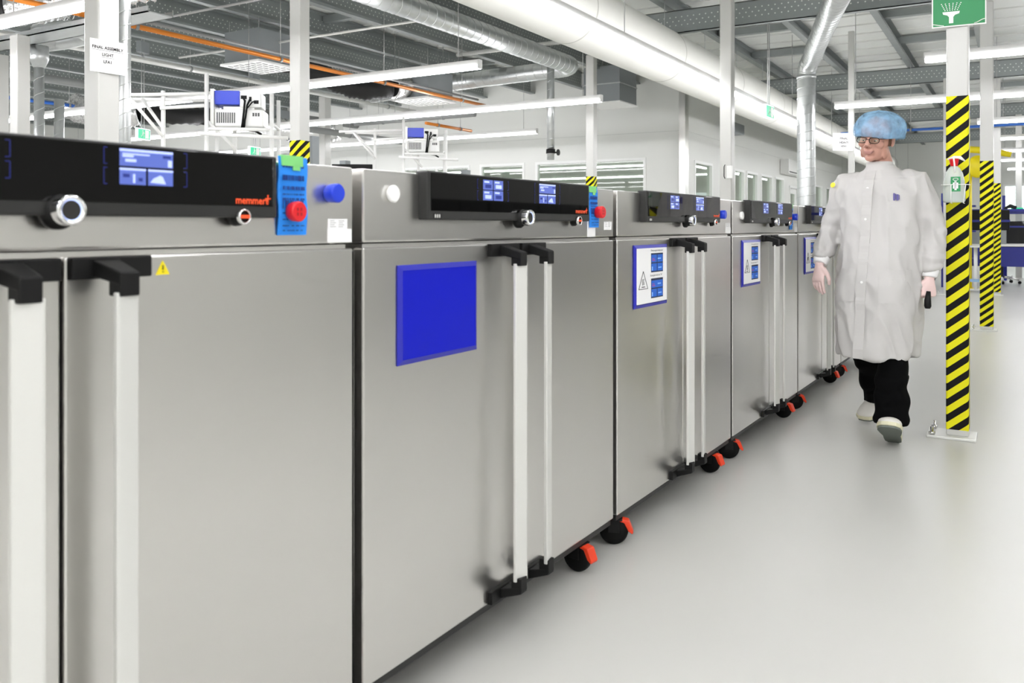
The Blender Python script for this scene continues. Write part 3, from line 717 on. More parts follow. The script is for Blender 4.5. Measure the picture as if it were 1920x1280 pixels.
# document holders
def holder(k, x, z0, w_, h_, label, sheet):
    t = hang('document_holder', label, 'document holder', k, x, z0, .001)
    e = .012
    fr = MB()
    o = [(0, 0), (w_, 0), (w_, h_), (0, h_)]; i_ = [(e, e), (w_ - e, e), (w_ - e, h_ - e), (e, h_ - e)]
    for j in range(4):
        a, b, c_, d_ = o[j], o[(j + 1) % 4], i_[(j + 1) % 4], i_[j]
        fr.add([(a[0], 0, a[1]), (b[0], 0, b[1]), (b[0], -.002, b[1]), (a[0], -.002, a[1]), (d_[0], -.0075, d_[1]), (c_[0], -.0075, c_[1]), (c_[0], 0, c_[1]), (d_[0], 0, d_[1])],
               [(0, 1, 2, 3), (3, 2, 5, 4), (4, 5, 6, 7), (0, 7, 6, 1), (0, 3, 4, 7), (1, 6, 5, 2)])
    fr.build('frame', 'bluefrm', t, weld=False)
    if not sheet:
        MB().box(e, w_ - e, -.0065, -.001, e, h_ - e).build('blue_insert', 'bluesheet', t); return t
    MB().box(e, w_ - e, -.0072, -.001, e + .002, h_ - e).build('instruction_sheet', 'paper', t)
    mb = MB(); y = -.0076
    def bx(a, b, c_, d_, m, ee=0): mb.box(a * w_, b * w_, y - ee - .0002, y, c_ * h_, d_ * h_, m)
    for (a, b, c_, d_, mode) in ((.46, .83, .55, .86, 0), (.46, .83, .13, .45, 1)):
        bx(a, b, c_, d_, 1)
        hh = d_ - c_; ww = b - a
        cells = ((0, 0), (1, 0), (0, 1), (1, 1)) if mode == 0 else ((0, 0), (1, 0), (2, 1))
        for i, j in cells:
            if i == 2: bx(a + .01, b - .01, c_ + hh * .52, d_ - .035, 0, .0003)
            else: bx(a + .01 + i * ww / 2, a + (i + 1) * ww / 2 - .01, c_ + .02 + j * hh * .46, c_ + hh * .46 * (j + 1), 0, .0003)
        bx(a + .03, a + .12, c_ + hh * .6, c_ + hh * .66, 3, .0006); bx(a + .2, a + .3, c_ + hh * .68, c_ + hh * .74, 2, .0006); bx(a + .22, a + .32, c_ + hh * .2, c_ + hh * .26, 2, .0006); bx(a + .03, a + .1, c_ + hh * .7, c_ + hh * .74, 3, .0006); bx(a + .02, a + .05, c_ + hh * .1, c_ + hh * .3, 2, .0006)
    mb.build('screen_pictures', ['picblue', 'picdark', 'piclight', 'picred'], t, weld=False)
    l = MB()
    for a in (0, 1, 2):
        P = [(.10, .30), (.36, .30), (.23, .58)]; p, q = P[a], P[(a + 1) % 3]
        l.tube([(p[0] * w_, y, p[1] * h_), (q[0] * w_, y, q[1] * h_)], .0011, 5)
    for i in range(3): l.tube([((.20 + .025 * i) * w_ + .002 * math.sin(j * 1.6), y, (.36 + j * .02) * h_) for j in range(6)], .0008, 5)
    l.box(.18 * w_, .28 * w_, y - .0003, y, .325 * h_, .338 * h_)
    l.text('Check program before start', .0105, (.64 * w_, y - .0002, .905 * h_), (1, 0, 0), (0, 0, 1)).text('Set program and press "ok"', .0105, (.62 * w_, y - .0002, .50 * h_), (1, 0, 0), (0, 0, 1))
    l.build('print', 'ink', t)
    return t
M['picblue'] = mat('print_blue', '#1c66d0', .6); M['picdark'] = mat('print_dark', '#1a2a4a', .6); M['piclight'] = mat('print_light', '#8cc0ff', .6); M['picred'] = mat('print_red', '#a04a9a', .6)
holder(2, .130, .790, .314, .226, 'plain blue document holder without paper on the second oven door', False)
HL = ['largest instruction sheet with warning triangle in blue holder, on the third oven', 'instruction sheet in blue holder on the fourth oven door', 'instruction sheet in blue holder beside the right arm of the walking person', 'instruction sheet in blue holder on the last oven, hidden behind the coat']
for k in (3, 4, 5): holder(k, .150, .809, .312, .227, HL[k - 3], True)

# ------------------------------------------------------------------ walking person
def fuse(mb, name, mats, parent, voxel, smooth=2, disp=None, matfn=None):
    """union all closed pieces of the builder into one continuous skin"""
    tmp = bpy.data.objects.new('tmp', mb.mesh('tmp', mats)); COL.objects.link(tmp)
    rm = tmp.modifiers.new('r', 'REMESH'); rm.mode = 'VOXEL'; rm.voxel_size = voxel; rm.adaptivity = 0
    bpy.context.view_layer.update()
    dg = bpy.context.evaluated_depsgraph_get(); me = bpy.data.meshes.new_from_object(tmp.evaluated_get(dg))
    bpy.data.objects.remove(tmp)
    bm = bmesh.new(); bm.from_mesh(me)
    for _ in range(smooth): bmesh.ops.smooth_vert(bm, verts=bm.verts, factor=.5, use_axis_x=True, use_axis_y=True, use_axis_z=True)
    bm.normal_update()
    if disp:
        nn = [(v, disp(v.co, v.normal)) for v in bm.verts]
        for v, d in nn: v.co += v.normal * d
    for f in bm.faces:
        f.smooth = True; f.material_index = matfn(f.calc_center_median()) if matfn else 0
    me2 = bpy.data.meshes.new(name)
    for x in (mats if isinstance(mats, (list, tuple)) else [mats]): me2.materials.append(M[x])
    bm.to_mesh(me2); bm.free(); bpy.data.meshes.remove(me); me = me2
    o = bpy.data.objects.new(name, me); COL.objects.link(o); o.parent = parent; return o
person = thing('person', 'person in white lab coat and blue hairnet walking towards the viewer', 'person', (4.82, .612, 0), math.radians(-97))
HM = Matrix.Translation((-.012, -.035, 1.562)) @ Matrix.Rotation(math.radians(-8), 4, 'Z') @ Matrix.Rotation(math.radians(9), 4, 'X') @ Matrix.Rotation(math.radians(7), 4, 'Y')
H3 = HM.to_3x3()
def hp(x, y, z): return HM @ V(x, y, z)
b = MB()
# head and face
def he(c, r, rot=None): b.ell(hp(*c), r, 0, 24, 16, H3 @ rot if rot else H3)
he((0, .014, .028), (.077, .096, .090)); he((0, -.030, -.042), (.060, .060, .070)); he((0, -.020, -.010), (.070, .068, .07))
he((0, -.068, -.094), (.026, .021, .019)); he((0, -.020, -.085), (.052, .05, .030))
for s in (-1, 1):
    he((s * .040, -.062, -.022), (.026, .024, .022)); he((s * .030, -.0765, .006), (.0175, .0125, .012)); he((s * .030, -.078, -.012), (.014, .008, .006)); he((s * .012, -.104, -.031), (.009, .011, .008))
    he((s * .028, -.084, .029), (.026, .011, .009)); he((s * .056, -.02, -.07), (.012, .03, .03))
    he((s * .081, .016, -.006), (.006, .019, .031)); he((s * .083, .022, .010), (.007, .014, .014)); he((s * .080, .008, -.030), (.006, .010, .011))
    he((s * .014, -.088, -.050), (.013, .010, .012))
b.tube([hp(0, -.084, .022), hp(0, -.098, .004), hp(0, -.112, -.018), hp(0, -.116, -.029)], [.008, .010, .012, .0115], 14)
he((0, -.096, -.0585), (.0235, .0085, .0055)); he((0, -.0945, -.0675), (.020, .0085, .0065)); he((0, -.066, .052), (.058, .028, .028))
# neck and trunk (under the clothes)
b.tube([hp(0, .02, -.05), V(0, .01, 1.44), V(0, .01, 1.39), V(0, .01, 1.34)], [.052, .056, .060, .09], 24)
b.rings([[V(cx + a * math.cos(t), cy + bb * math.sin(t), z) for t in [2 * PI * i / 28 for i in range(28)]] for z, a, bb, cx, cy in
         ((1.37, .09, .06, 0, .01), (1.34, .16, .085, 0, .01), (1.25, .165, .10, 0, 0), (1.1, .15, .10, 0, 0), (1.0, .155, .105, 0, 0), (.9, .15, .11, 0, .01), (.84, .10, .09, 0, .01))])
# arms
RS, RE, RW = V(-.165, .01, 1.335), V(-.262, .035, 1.09), V(-.288, -.085, .905)
LS, LE, LW = V(.160, .01, 1.335), V(.250, .045, 1.085), V(.236, -.005, .848)
for S, E_, W_ in ((RS, RE, RW), (LS, LE, LW)):
    b.tube([S, S.lerp(E_, .5), E_, E_.lerp(W_, .45), W_], [.05, .045, .038, .036, .025], 18)
# legs
LH, LK, LA = V(.088, 0, .88), V(.090, -.115, .50), V(.094, -.165, .115)
RH, RK, RAk = V(-.088, .02, .88), V(-.108, .095, .49), V(-.105, .385, .155)
for A, B, C_ in ((LH, LK, LA), (RH, RK, RAk)):
    b.tube([A, A.lerp(B, .5), B, B.lerp(C_, .35), C_], [.078, .07, .052, .052, .034], 18)
b.tube([LA, V(.094, -.19, .10), V(.094, -.24, .105)], [.034, .028, .02], 14); b.tube([RAk, V(-.105, .36, .125), V(-.105, .31, .09)], [.034, .028, .02], 14)
# hands
def hand(W_, down, out, thumb, curl, spread=1., mi=0):
    """W_ wrist, down = finger direction, out = back-of-hand normal, thumb = side of the thumb"""
    d = down.normalized(); u = thumb.normalized(); u = (u - d * u.dot(d)).normalized(); nrm = d.cross(u); 
    if nrm.dot(out) < 0: nrm = -nrm
    def P(a, l, h): return W_ + u * a + d * l + nrm * h
    # palm as tapered slab
    b.rings([[P(w_ * math.cos(t), l, h_ * math.sin(t)) for t in [2 * PI * i / 20 for i in range(20)]] for l, w_, h_ in ((-.012, .024, .019), (.015, .028, .018), (.045, .037, .015), (.075, .041, .0135), (.088, .039, .011))])
    for i, (off, L) in enumerate(((.031, .070), (.0105, .079), (-.0105, .073), (-.031, .058))):
        sp = off * .28 * spread; base = P(off, .078, 0); c = curl[i]; p = base; dirl = (d + u * sp * 6).normalized(); pts = [P(off, .066, 0), p]; ang = 0
        for f in (.45, .32, .23):
            ang += c; q = dirl * math.cos(ang) - nrm * math.sin(ang); p = p + q * L * f; pts.append(p)
        b.tube(pts, [.0092, .0092, .0086, .0079, .0064], 12); b.ell(pts[-1], (.0064,) * 3, 0, 10, 8)
    tb = P(.030, .022, -.004); t1 = P(.052, .050, -.012); t2 = P(.058, .076, -.020); t3 = P(.053, .097, -.028)
    b.tube([P(.016, .010, 0), tb, t1, t2, t3], [.013, .015, .0118, .0102, .0082], 12); b.ell(t3, (.0082,) * 3, 0, 10, 8)
    return P
hand(RW + V(-.002, -.005, -.012), V(-.02, -.18, -1), V(-.4, -1, .1), V(.9, -.45, 0), (.16, .22, .28, .34))
PL = hand(LW + V(0, -.003, -.012), V(-.03, -.02, -1), V(.8, -.7, 0), V(-.8, -.75, 0), (1.0, 1.1, 1.15, 1.2))
HANDZ = .93
def bodymat(c):
    if abs(c.x) > .17 and c.z < HANDZ: return 1
    q = HM.inverted() @ c
    if abs(q.x) < .0255 and q.y < -.084 and -.0745 < q.z < -.0535: return 2
    return 0
body = fuse(b, 'body', ['skin', 'glove', 'lip'], person, .0034, 2, None, bodymat)
# eyes, brows, glasses
for s in (-1, 1):
    e = MB().ell(hp(s * .030, -.0805, -.002), (.0105, .0095, .0045), 0, 16, 10, H3).build('eye', 'eyew', body)
    MB().ell(hp(s * .030 - .001, -.0890, -.003), (.0040, .0018, .0032), 0, 12, 8, H3).build('iris', 'iris', e)
    MB().tube([hp(s * .012, -.0955, .030), hp(s * .028, -.0975, .0345), hp(s * .046, -.088, .029)], [.003, .0042, .0025], 8).build('eyebrow', 'brow', body)
g = MB(); ln = MB()
for s in (-1, 1):
    P = [hp(s * (.032 + .023 * math.copysign(abs(math.cos(t)) ** .7, math.cos(t))), -.112 + .012 * abs(math.cos(t) * s > .2 and math.cos(t)), .001 + .0145 * math.copysign(abs(math.sin(t)) ** .7, math.sin(t))) for t in [2 * PI * i / 28 for i in range(29)]]
    g.tube(P, .0019, 6); ln.add(P[:-1], [tuple(range(28))], 0)
    g.tube([hp(s * .055, -.100, .008), hp(s * .072, -.07, .008), hp(s * .081, .01, .006), hp(s * .082, .03, -.012)], .0017, 6)
g.tube([hp(-.009, -.112, .004), hp(0, -.116, .007), hp(.009, -.112, .004)], .0014, 6)
gl = g.build('glasses', 'black', body); ln.build('lens', 'glass', gl)
# hair on the sides and back, seen through the net
hr = MB(); hr.rings([[hp(.083 * r_ * math.cos(t), .020 + .098 * r_ * math.sin(t), z) for t in [PI * (-.12 + 1.24 * i / 24) for i in range(25)]] + [hp(.070 * r_ * math.cos(t), .020 + .085 * r_ * math.sin(t), z) for t in [PI * (1.12 - 1.24 * i / 24) for i in range(25)]]
          for z, r_ in ((-.035, .90), (-.01, .97), (.02, 1.0), (.05, 1.0), (.085, .9), (.112, .62))])
hr.build('hair', 'brow', body)
# bouffant cap
rg = []
random.seed(3)
for i in range(29):
    f = i / 28; N = 64; ring = []
    ph = f * PI * .80
    rx = .130 * math.sin(PI * .12 + ph * .85) ** .6 if f < 1 else .004
    for j in range(N):
        t = 2 * PI * j / N
        zz = .0 + .020 * (math.sin(t) < 0) * 0
        # profile from the band (f=0) outward and over the top
        R_ = (.079 + .043 * math.sin(min(1, f / .42) * PI / 2)) if f < .42 else .122 * math.cos((f - .42) / .58 * PI / 2) ** .88 if f < 1 else .001
        z = .022 + .030 * f / .42 - .030 * math.sin(PI * min(1, f / .42)) if f < .42 else .052 + .092 * math.sin((f - .42) / .58 * PI / 2)
        z += (-.030 if math.sin(t) > 0 else .016) * abs(math.sin(t)) * (1 - f) ** 2
        wr = 1 + .030 * math.sin(j * 1.37 + 3 * f) * (1 - f) + .05 * noise.noise(V(math.cos(t) * 7, math.sin(t) * 7, f * 6)) + .035 * math.sin(j * 64 / 64 * 1.963 * 2 + 5 * f) * max(0, 1 - f) + .04 * noise.noise(V(math.cos(t) * 3, math.sin(t) * 3, f * 4))
        asym = 1 + .10 * math.cos(t)
        ring.append(hp(R_ * math.cos(t) * wr * asym, .016 + R_ * 1.10 * math.sin(t) * wr, z + .008 * noise.noise(V(math.cos(t) * 2, math.sin(t) * 2, 5 + f * 3))))
    rg.append(ring)
MB().rings(rg, cap=False).build('hairnet', 'net', body)
# coat
def coatring(z, a, bb, cx, cy, n=40):
    return [V(cx + a * math.copysign(abs(math.cos(t)) ** .86, math.cos(t)), cy + bb * math.copysign(abs(math.sin(t)) ** .9, math.sin(t)), z) for t in [2 * PI * i / n for i in range(n)]]
CR = [(1.425, .068, .066, -.004, .004), (1.40, .085, .072, 0, .008), (1.378, .130, .085, 0, .010), (1.345, .185, .105, 0, .008), (1.27, .205, .128, 0, 0), (1.15, .200, .140, 0, -.008),
      (1.02, .198, .150, 0, -.015), (.92, .203, .172, -.002, -.02), (.80, .206, .200, -.004, -.02), (.66, .204, .230, -.006, -.015), (.54, .200, .250, -.008, -.010), (.432, .194, .262, -.008, -.008)]
c = MB().rings([coatring(*r_) for r_ in CR])
def sleeve(S, E_, W_, s):
    e1 = E_.lerp(S, .25); e2 = E_.lerp(W_, .25)
    c.tube([V(s * .10, .01, 1.345), S, S.lerp(E_, .35), e1, E_, e2, E_.lerp(W_, .7), W_ + (E_ - W_) * .10], [.06, .076, .074, .066, .063, .062, .055, .046], 24)
sleeve(RS + V(-.002, 0, -.005), RE, RW, -1); sleeve(LS + V(.002, 0, -.005), LE, LW, 1)
def cdisp(p, nrm):
    q = p * 1.0
    f = noise.noise(V(q.x * 9, q.y * 9, q.z * 3.2)) * .015
    f += (abs(noise.noise(V(q.x * 13 + 7, q.y * 12, q.z * 7 + q.x * 9))) - .2) * -.026
    if abs(q.x) > .2 and q.z < 1.2: f += .004 * math.sin(q.z * 95 + 2.2 * noise.noise(q * 14)) * (1 if q.z < 1.0 else .5)
    if q.z < .95: f += .010 * math.sin(math.atan2(q.y, q.x) * 9 + q.z * 2.5) * (.95 - q.z)
    if q.z > 1.36: f *= .4
    return f
coat = fuse(c, 'lab_coat', ['coat'], person, .0075, 3, cdisp)
def frontpt(x, z):   # front of the coat at height z by ray cast
    ok, loc, nn, idx = coat.ray_cast(V(x, -.6, z), V(0, 1, 0)); return loc.y if ok else -.15
pl = MB(); rr = []
for i in range(60):
    z = 1.392 - (1.392 - .436) * i / 59; xo = -.030 - .012 * (i / 59)
    y = min(frontpt(xo - .02, z), frontpt(xo, z), frontpt(xo + .02, z))
    rr.append([V(xo - .024, y + .004, z), V(xo - .024, y - .003, z), V(xo + .024, y - .003, z), V(xo + .024, y + .004, z)])
MB().rings(rr, smooth=False).build('button_placket', 'coat', coat, label='raised white button placket')
mb = MB()
for z in (1.30, 1.14, .98, .82, .66): mb.lathe([(.0065, 0), (.0065, .002)], (-.034, frontpt(-.034, z) - .0045, z), (0, -1, 0), 14)
mb.build('snap_button', 'white', coat)
MB().rings([coatring(z, a, bb, cx, cy, 36) for z, a, bb, cx, cy in ((1.395, .080, .070, -.003, .004), (1.415, .068, .066, -.004, .003), (1.440, .064, .063, -.006, .002), (1.442, .059, .058, -.006, .002), (1.41, .060, .058, -.004, .003))], cap=False).build('collar', 'coat', coat, label='standing white collar')
def patch(name, x0, x1, z0, z1, th, m, parent, lift=.002, nx=8, nz=8):
    mb = MB(); vs = []
    for i in range(nz + 1):
        for j in range(nx + 1):
            x = x0 + (x1 - x0) * j / nx; z = z0 + (z1 - z0) * i / nz; vs.append(V(x, frontpt(x, z) - lift, z))
    fs = [(i * (nx + 1) + j, i * (nx + 1) + j + 1, (i + 1) * (nx + 1) + j + 1, (i + 1) * (nx + 1) + j) for i in range(nz) for j in range(nx)]
    N_ = len(vs); vs2 = [v + V(0, th, 0) for v in vs]
    mb.add(vs + vs2, fs + [tuple(k + N_ for k in f[::-1]) for f in fs], 0, True)
    return mb.build(name, m, parent)
patch('chest_pocket', .055, .165, 1.10, 1.23, .003, 'coat', coat)
patch('hip_pocket', .050, .175, .72, .885, .003, 'coat', coat, .0035); patch('hip_pocket', -.185, -.070, .72, .885, .003, 'coat', coat, .0035)
em = MB()
for i, (a0, w_) in enumerate(((.090, .008), (.100, .004), (.106, .009), (.117, .003))):
    y = frontpt(a0, 1.26) - .0045; em.box(a0, a0 + w_, y, y + .001, 1.235 + .004 * (i % 2), 1.272 - .003 * i)
em.build('chest_emblem', mat_emb := mat('purple_print', '#5a5494', .7), coat)
MB().lathe([(.014, 0), (.014, .003)], (-.228, -.055, 1.325), (-.35, -1, .3), 20).build('shoulder_badge', 'yellow', coat, label='yellow-green badge')
for E_, W_ in ((RE, RW), (LE, LW)):
    d = (E_ - W_); MB().tube([W_ + d * .16, W_ + d * .13, W_ + d * .02, W_ - d * .01, W_ - d * .012], [.043, .0415, .036, .035, .028], 24).build('knit_cuff', 'paper', coat)
# trousers
tr = MB()
tr.tube([LH + V(0, 0, .02), LH.lerp(LK, .5), LK, LK.lerp(LA, .5), LA + V(0, -.01, -.005)], [.085, .076, .070, .078, .080], 24)
tr.tube([RH + V(0, 0, .02), RH.lerp(RK, .5), RK, RK.lerp(RAk, .5), RAk + V(0, -.03, -.02)], [.10, .096, .084, .080, .076], 24)
tr.ell((0, .01, .90), (.15, .11, .10))
tr.v = [V(p.x, p.y, max(p.z, .065)) for p in tr.v]
fuse(tr, 'trousers', ['trouser'], person, .009, 2, lambda p, n_: .010 * noise.noise(V(p.x * 12, p.y * 12, p.z * 9)) + .005 * math.sin(p.z * 60 + 3 * noise.noise(p * 8)) * (p.z < .35))
# shoes
def shoe(org, pitch, yaw, parent):
    Mx = Matrix.Translation(org) @ Matrix.Rotation(yaw, 4, 'Z') @ Matrix.Rotation(pitch, 4, 'X') @ Matrix.Diagonal((1.15, 1.04, 1.12, 1))
    def sec(y, w_, h, z0=.022, n=24):
        return [Mx @ V(w_ * math.cos(t), y, z0 + (h - z0) * max(0, math.sin(t)) ** .7 if math.sin(t) > 0 else z0) for t in [2 * PI * i / n for i in range(n)]]
    s = MB().rings([sec(.068, .020, .06), sec(.064, .030, .085), (sec(.03, .037, .098)), sec(-.02, .038, .105), sec(-.06, .040, .098), sec(-.10, .045, .078), sec(-.15, .049, .062), sec(-.185, .045, .052), sec(-.205, .032, .042), sec(-.214, .014, .032)])
    o = s.build('shoe', 'shoe', parent)
    out = [(0, .07), (.022, .066), (.034, .045), (.036, 0), (.035, -.05), (.044, -.10), (.050, -.15), (.045, -.19), (.028, -.213), (0, -.219)]
    poly = out + [(-x, y) for x, y in out[-2:0:-1]]
    MB().prism(poly, lambda u, v, w_: Mx @ V(u * (1.03), v * 1.01, .008 + .017 * w_)).build('sole_edge', 'soleedge', o, bevel=.003)
    MB().prism(poly, lambda u, v, w_: Mx @ V(u * .97, v * .98, .0 + .0082 * w_)).build('outsole', 'sole', o)
    MB().rings([[Mx @ V(.0395 * math.cos(t) * k_, y, .024 + (.078 * k_) * max(0, math.sin(t)) ** .7 + .002) for t in [PI * i / 14 for i in range(15)]] for y, k_ in ((-.055, 1.03), (-.057, 1.06), (-.083, 1.02), (-.085, .99))], cap=False).build('strap', 'shoe', o)
    return o
shoe(V(.096, -.155, .030), math.radians(-27), math.radians(8), person)
shoe(V(-.104, .425, .075), math.radians(14), math.radians(-10), person)
# black object in the left hand
t = thing('handheld_device', 'small black object held in the left gloved hand of the walking person', 'device', person.location + Matrix.Rotation(math.radians(-97), 3, 'Z') @ V(.234, -.034, .70), math.radians(-97))
MB().tube([(0, 0, -.012), (0, 0, 0), (0, 0, .03), (.003, .005, .075)], [.012, .017, .016, .010], 18).build('device_body', 'black', t, bevel=0)

# ------------------------------------------------------------------ overhead services
def cassette(x, y, z, label, flex_to=None):
    t = thing('ceiling_cassette', label, 'air unit', (x, y, z))
    MB().box(-.30, .30, -.30, .30, .03, .42).build('unit_box', 'greybox', t, bevel=.004)
    MB().box(-.34, .34, -.34, .34, 0, .028).build('diffuser_plate', 'white', t, bevel=.004)
    mb = MB()
    random.seed(int(x * 10))
    for i in range(6):
        for j in range(6):
            cx, cy = -.25 + i * .1, -.25 + j * .1; a = PI / 2 * ((i // 3 + j // 3) % 2)
            l, w_ = (.038, .009)
            dx, dy = (l, w_) if (i + j) % 2 else (w_, l)
            mb.box(cx - dx, cx + dx, cy - dy, cy + dy, -.002, .001)
    mb.build('diffuser_slots', 'grille', t)
    MB().tube([(.28, .1, .2), (.34, .1, .2)], .12, 20).build('spigot', 'galv', t)
    for sx in (-1, 1):
        for sy in (-1, 1): MB().tube([(sx * .26, sy * .26, .42), (sx * .26, sy * .26, ZC - .32 - z)], .004, 6).build('hanger', 'wire', t)
    return t
cassette(7.56, 8.2, 3.10, 'grey ceiling cassette with white slotted plate left of the first hazard-taped left post')
cassette(10.0, 7.45, 2.92, 'grey ceiling cassette above the second projector rig')
cassette(4.6, 8.5, 3.22, 'ceiling cassette corner at the top left photo edge')
cassette(12.0, 12.6, 2.95, 'far ceiling cassette behind the wide paper-labelled post')
def flex(pts, r, m, name, label, cat, wav=.012):
    P = [Vector(p) for p in pts]; Q = []
    for i in range(len(P) - 1):
        p0, p1, p2, p3 = P[max(i - 1, 0)], P[i], P[i + 1], P[min(i + 2, len(P) - 1)]
        for k in range(14):
            t = k / 14; Q.append(.5 * ((2 * p1) + (p2 - p0) * t + (2 * p0 - 5 * p1 + 4 * p2 - p3) * t * t + (3 * p1 - p0 - 3 * p2 + p3) * t ** 3))
    Q.append(P[-1]); o = Q[0].copy(); rs = [r * (1 + wav * (1 if i % 2 else -1) * 3 + .05 * math.sin(i * .9)) for i in range(len(Q))]
    ob = MB().tube([q - o for q in Q], rs, 20).build(name, m); ob.location = o; return tag(ob, label, cat)
flex([(7.92, 8.30, 3.30), (8.3, 8.3, 3.28), (8.8, 8.1, 3.12), (9.1, 7.85, 3.02), (9.43, 7.6, 3.08)], .15, 'blackflex', 'flexible_duct', 'black flexible duct sagging between the two nearest ceiling cassettes', 'duct', .02)
flex([(9.46, 7.6, 3.08), (9.6, 7.57, 3.1), (9.71, 7.55, 3.12)], .15, 'foil', 'foil_duct', 'crumpled foil duct stub joining the cassette above the second projector rig', 'duct', .03)
flex([(3.6, 8.0, 2.98), (3.84, 7.65, 2.95), (4.02, 7.36, 2.95)], .13, 'blackflex', 'flexible_duct', 'black flexible duct above the strip light at the top left corner', 'duct', .02)
flex([(4.03, 7.34, 2.96), (4.2, 7.0, 3.0), (4.45, 6.7, 3.1), (4.8, 6.35, 3.25)], .14, 'foil', 'foil_duct', 'crumpled foil duct above the strip light at top left', 'duct', .03)
flex([(8.1, 13.1, 3.05), (8.25, 12.9, 2.95), (8.5, 12.55, 2.9), (8.75, 12.3, 2.95)], .20, 'foil', 'foil_duct', 'crumpled foil duct hanging left of the wide paper-labelled post', 'duct', .03)
flex([(8.77, 12.28, 2.95), (9.5, 11.9, 2.95), (10.3, 11.7, 3.05)], .14, 'blackflex', 'flexible_duct', 'black flexible duct left of the wide paper-labelled post, low under the roof', 'duct', .02)
flex([(11.6, 12.2, 3.0), (11.9, 11.6, 2.9), (12.1, 11.0, 2.95)], .2, 'foil', 'foil_duct', 'foil duct seen beyond the diagonal arm of the first projector rig', 'duct', .03)
def pipe(name, pts, r, m, label, drops=0, clampm='greypipe', n=12):
    t = thing(name, label, 'pipe', pts[0]); o = Vector(pts[0]); P = [Vector(p) - o for p in pts]
    MB().tube(P, r, n).build('pipe_run', m, t)
    if drops:
        L = (P[1] - P[0]).length; dr = (P[1] - P[0]).normalized(); cl = MB(); wr = MB(); d = 1.
        for i in range(drops):
            c = P[0] + dr * (L * (i + .5) / drops)
            cl.tube([c - dr * .015, c + dr * .015], r + .008, 12); wr.tube([c + V(0, 0, r), c + V(0, 0, ZC - .018 - o.z - c.z)], .004, 6)
        cl.build('pipe_clamp', clampm, t); wr.build('drop_rod', 'wire', t)
    return t
pipe('orange_pipe', [(-3, 6.8, 2.9), (10.9, 6.8, 2.9), (10.93, 6.83, 2.9), (10.93, 9.1, 2.9)], .024, 'copper', 'long thin orange pipe run crossing the upper left and turning back at a corner', 8)
pipe('grey_pipe', [(-3, 6.9, 2.99), (10.6, 6.9, 2.99)], .016, 'greypipe', 'thin grey pipe running above the long orange pipe', 0)
pipe('orange_pipe', [(10.45, 7.75, 2.68), (11.7, 7.75, 2.68)], .024, 'copper', 'short lower orange pipe piece left of the slim hanging duct', 2)
pipe('grey_pipe', [(10.6, 9.3, 2.78), (10.6, 6.95, 2.78)], .04, 'greypipe', 'grey insulated pipe beside the corner of the orange pipe', 2)
pipe('grey_pipe', [(-2, 12.4, 3.30), (14.2, 12.4, 3.30)], .065, 'greypipe', 'long grey pipe far left passing behind the wide post', 7)
pipe('grey_pipe', [(9.0, 10.3, 2.75), (14.2, 10.3, 2.75)], .055, 'greypipe', 'grey pipe dropping towards the white wall right of the first rig', 3)
pipe('grey_pipe', [(-2, 10.6, 3.45), (14.2, 10.6, 3.45)], .04, 'alu', 'pale pipe run high at the far left', 7)
pipe('blue_pipe', [(2, 12.9, 3.02), (13.9, 12.9, 3.02)], .028, 'bluepipe', 'thin blue pipe at the far left under the long grey pipe', 3)
pipe('blue_pipe', [(15.45, 2.6, 2.70), (15.45, -4, 2.70)], .022, 'bluepipe', 'thin blue pipe crossing behind the hairnet and the striped posts', 3)
pipe('conduit', [(10.2, 7.0, 3.6), (10.2, 4.6, 3.6)], .03, 'alu', 'pale conduit crossing under the left roof purlins', 0)
pipe('conduit', [(7.6, 9.8, 3.4), (7.6, 5.6, 3.4)], .015, 'alu', 'thin conduit crossing above the first ceiling cassette', 0)
pipe('conduit', [(5.8, 9.8, 3.3), (5.8, 5.6, 3.3)], .012, 'wire', 'thin dark conduit left of the first hazard-taped left post', 0)
t = thing('cable_tray', 'grey cable tray under the strip light at far left', 'tray', (4.4, 5.9, 2.80))
MB().box(-.12, .12, 0, 8, 0, .01).box(-.12, -.11, 0, 8, 0, .05).box(.11, .12, 0, 8, 0, .05).build('tray_bed', 'galv', t)
t = thing('plenum_box', 'grey sheet metal box hanging before the white wall under the fabric duct', 'air unit', (12.9, 5.78, 3.12))
MB().box(-.35, .35, -.32, .32, .0, .58).build('box_shell', 'greybox', t, bevel=.004); MB().box(-.36, .36, -.33, .33, .28, .30).build('joint_flange', 'galv', t)
MB().box(-.37, .37, -.34, .34, -.02, 0).build('bottom_panel', 'white', t)
for sx in (-.3, .3): MB().tube([(sx, 0, .58), (sx, 0, ZC - .02 - 3.12)], .005, 6).build('hanger', 'wire', t)
t = thing('wall_air_unit', 'white wall air unit above the cleanroom door behind the spiral duct', 'air unit', (21.3, YC - .22, 2.40))
MB().box(0, 1.9, 0, .21, 0, .36).build('unit_casing', 'white', t, bevel=.01); MB().box(.05, 1.85, -.003, .03, .03, .06).build('air_slot', 'grille', t)
t = thing('wall_air_unit', 'small grey unit mounted high on the cleanroom wall behind the tall plain post', 'air unit', (16.4, YC - .26, 2.95))
MB().box(0, .8, 0, .25, 0, .2).build('unit_casing', 'greybox', t, bevel=.01)
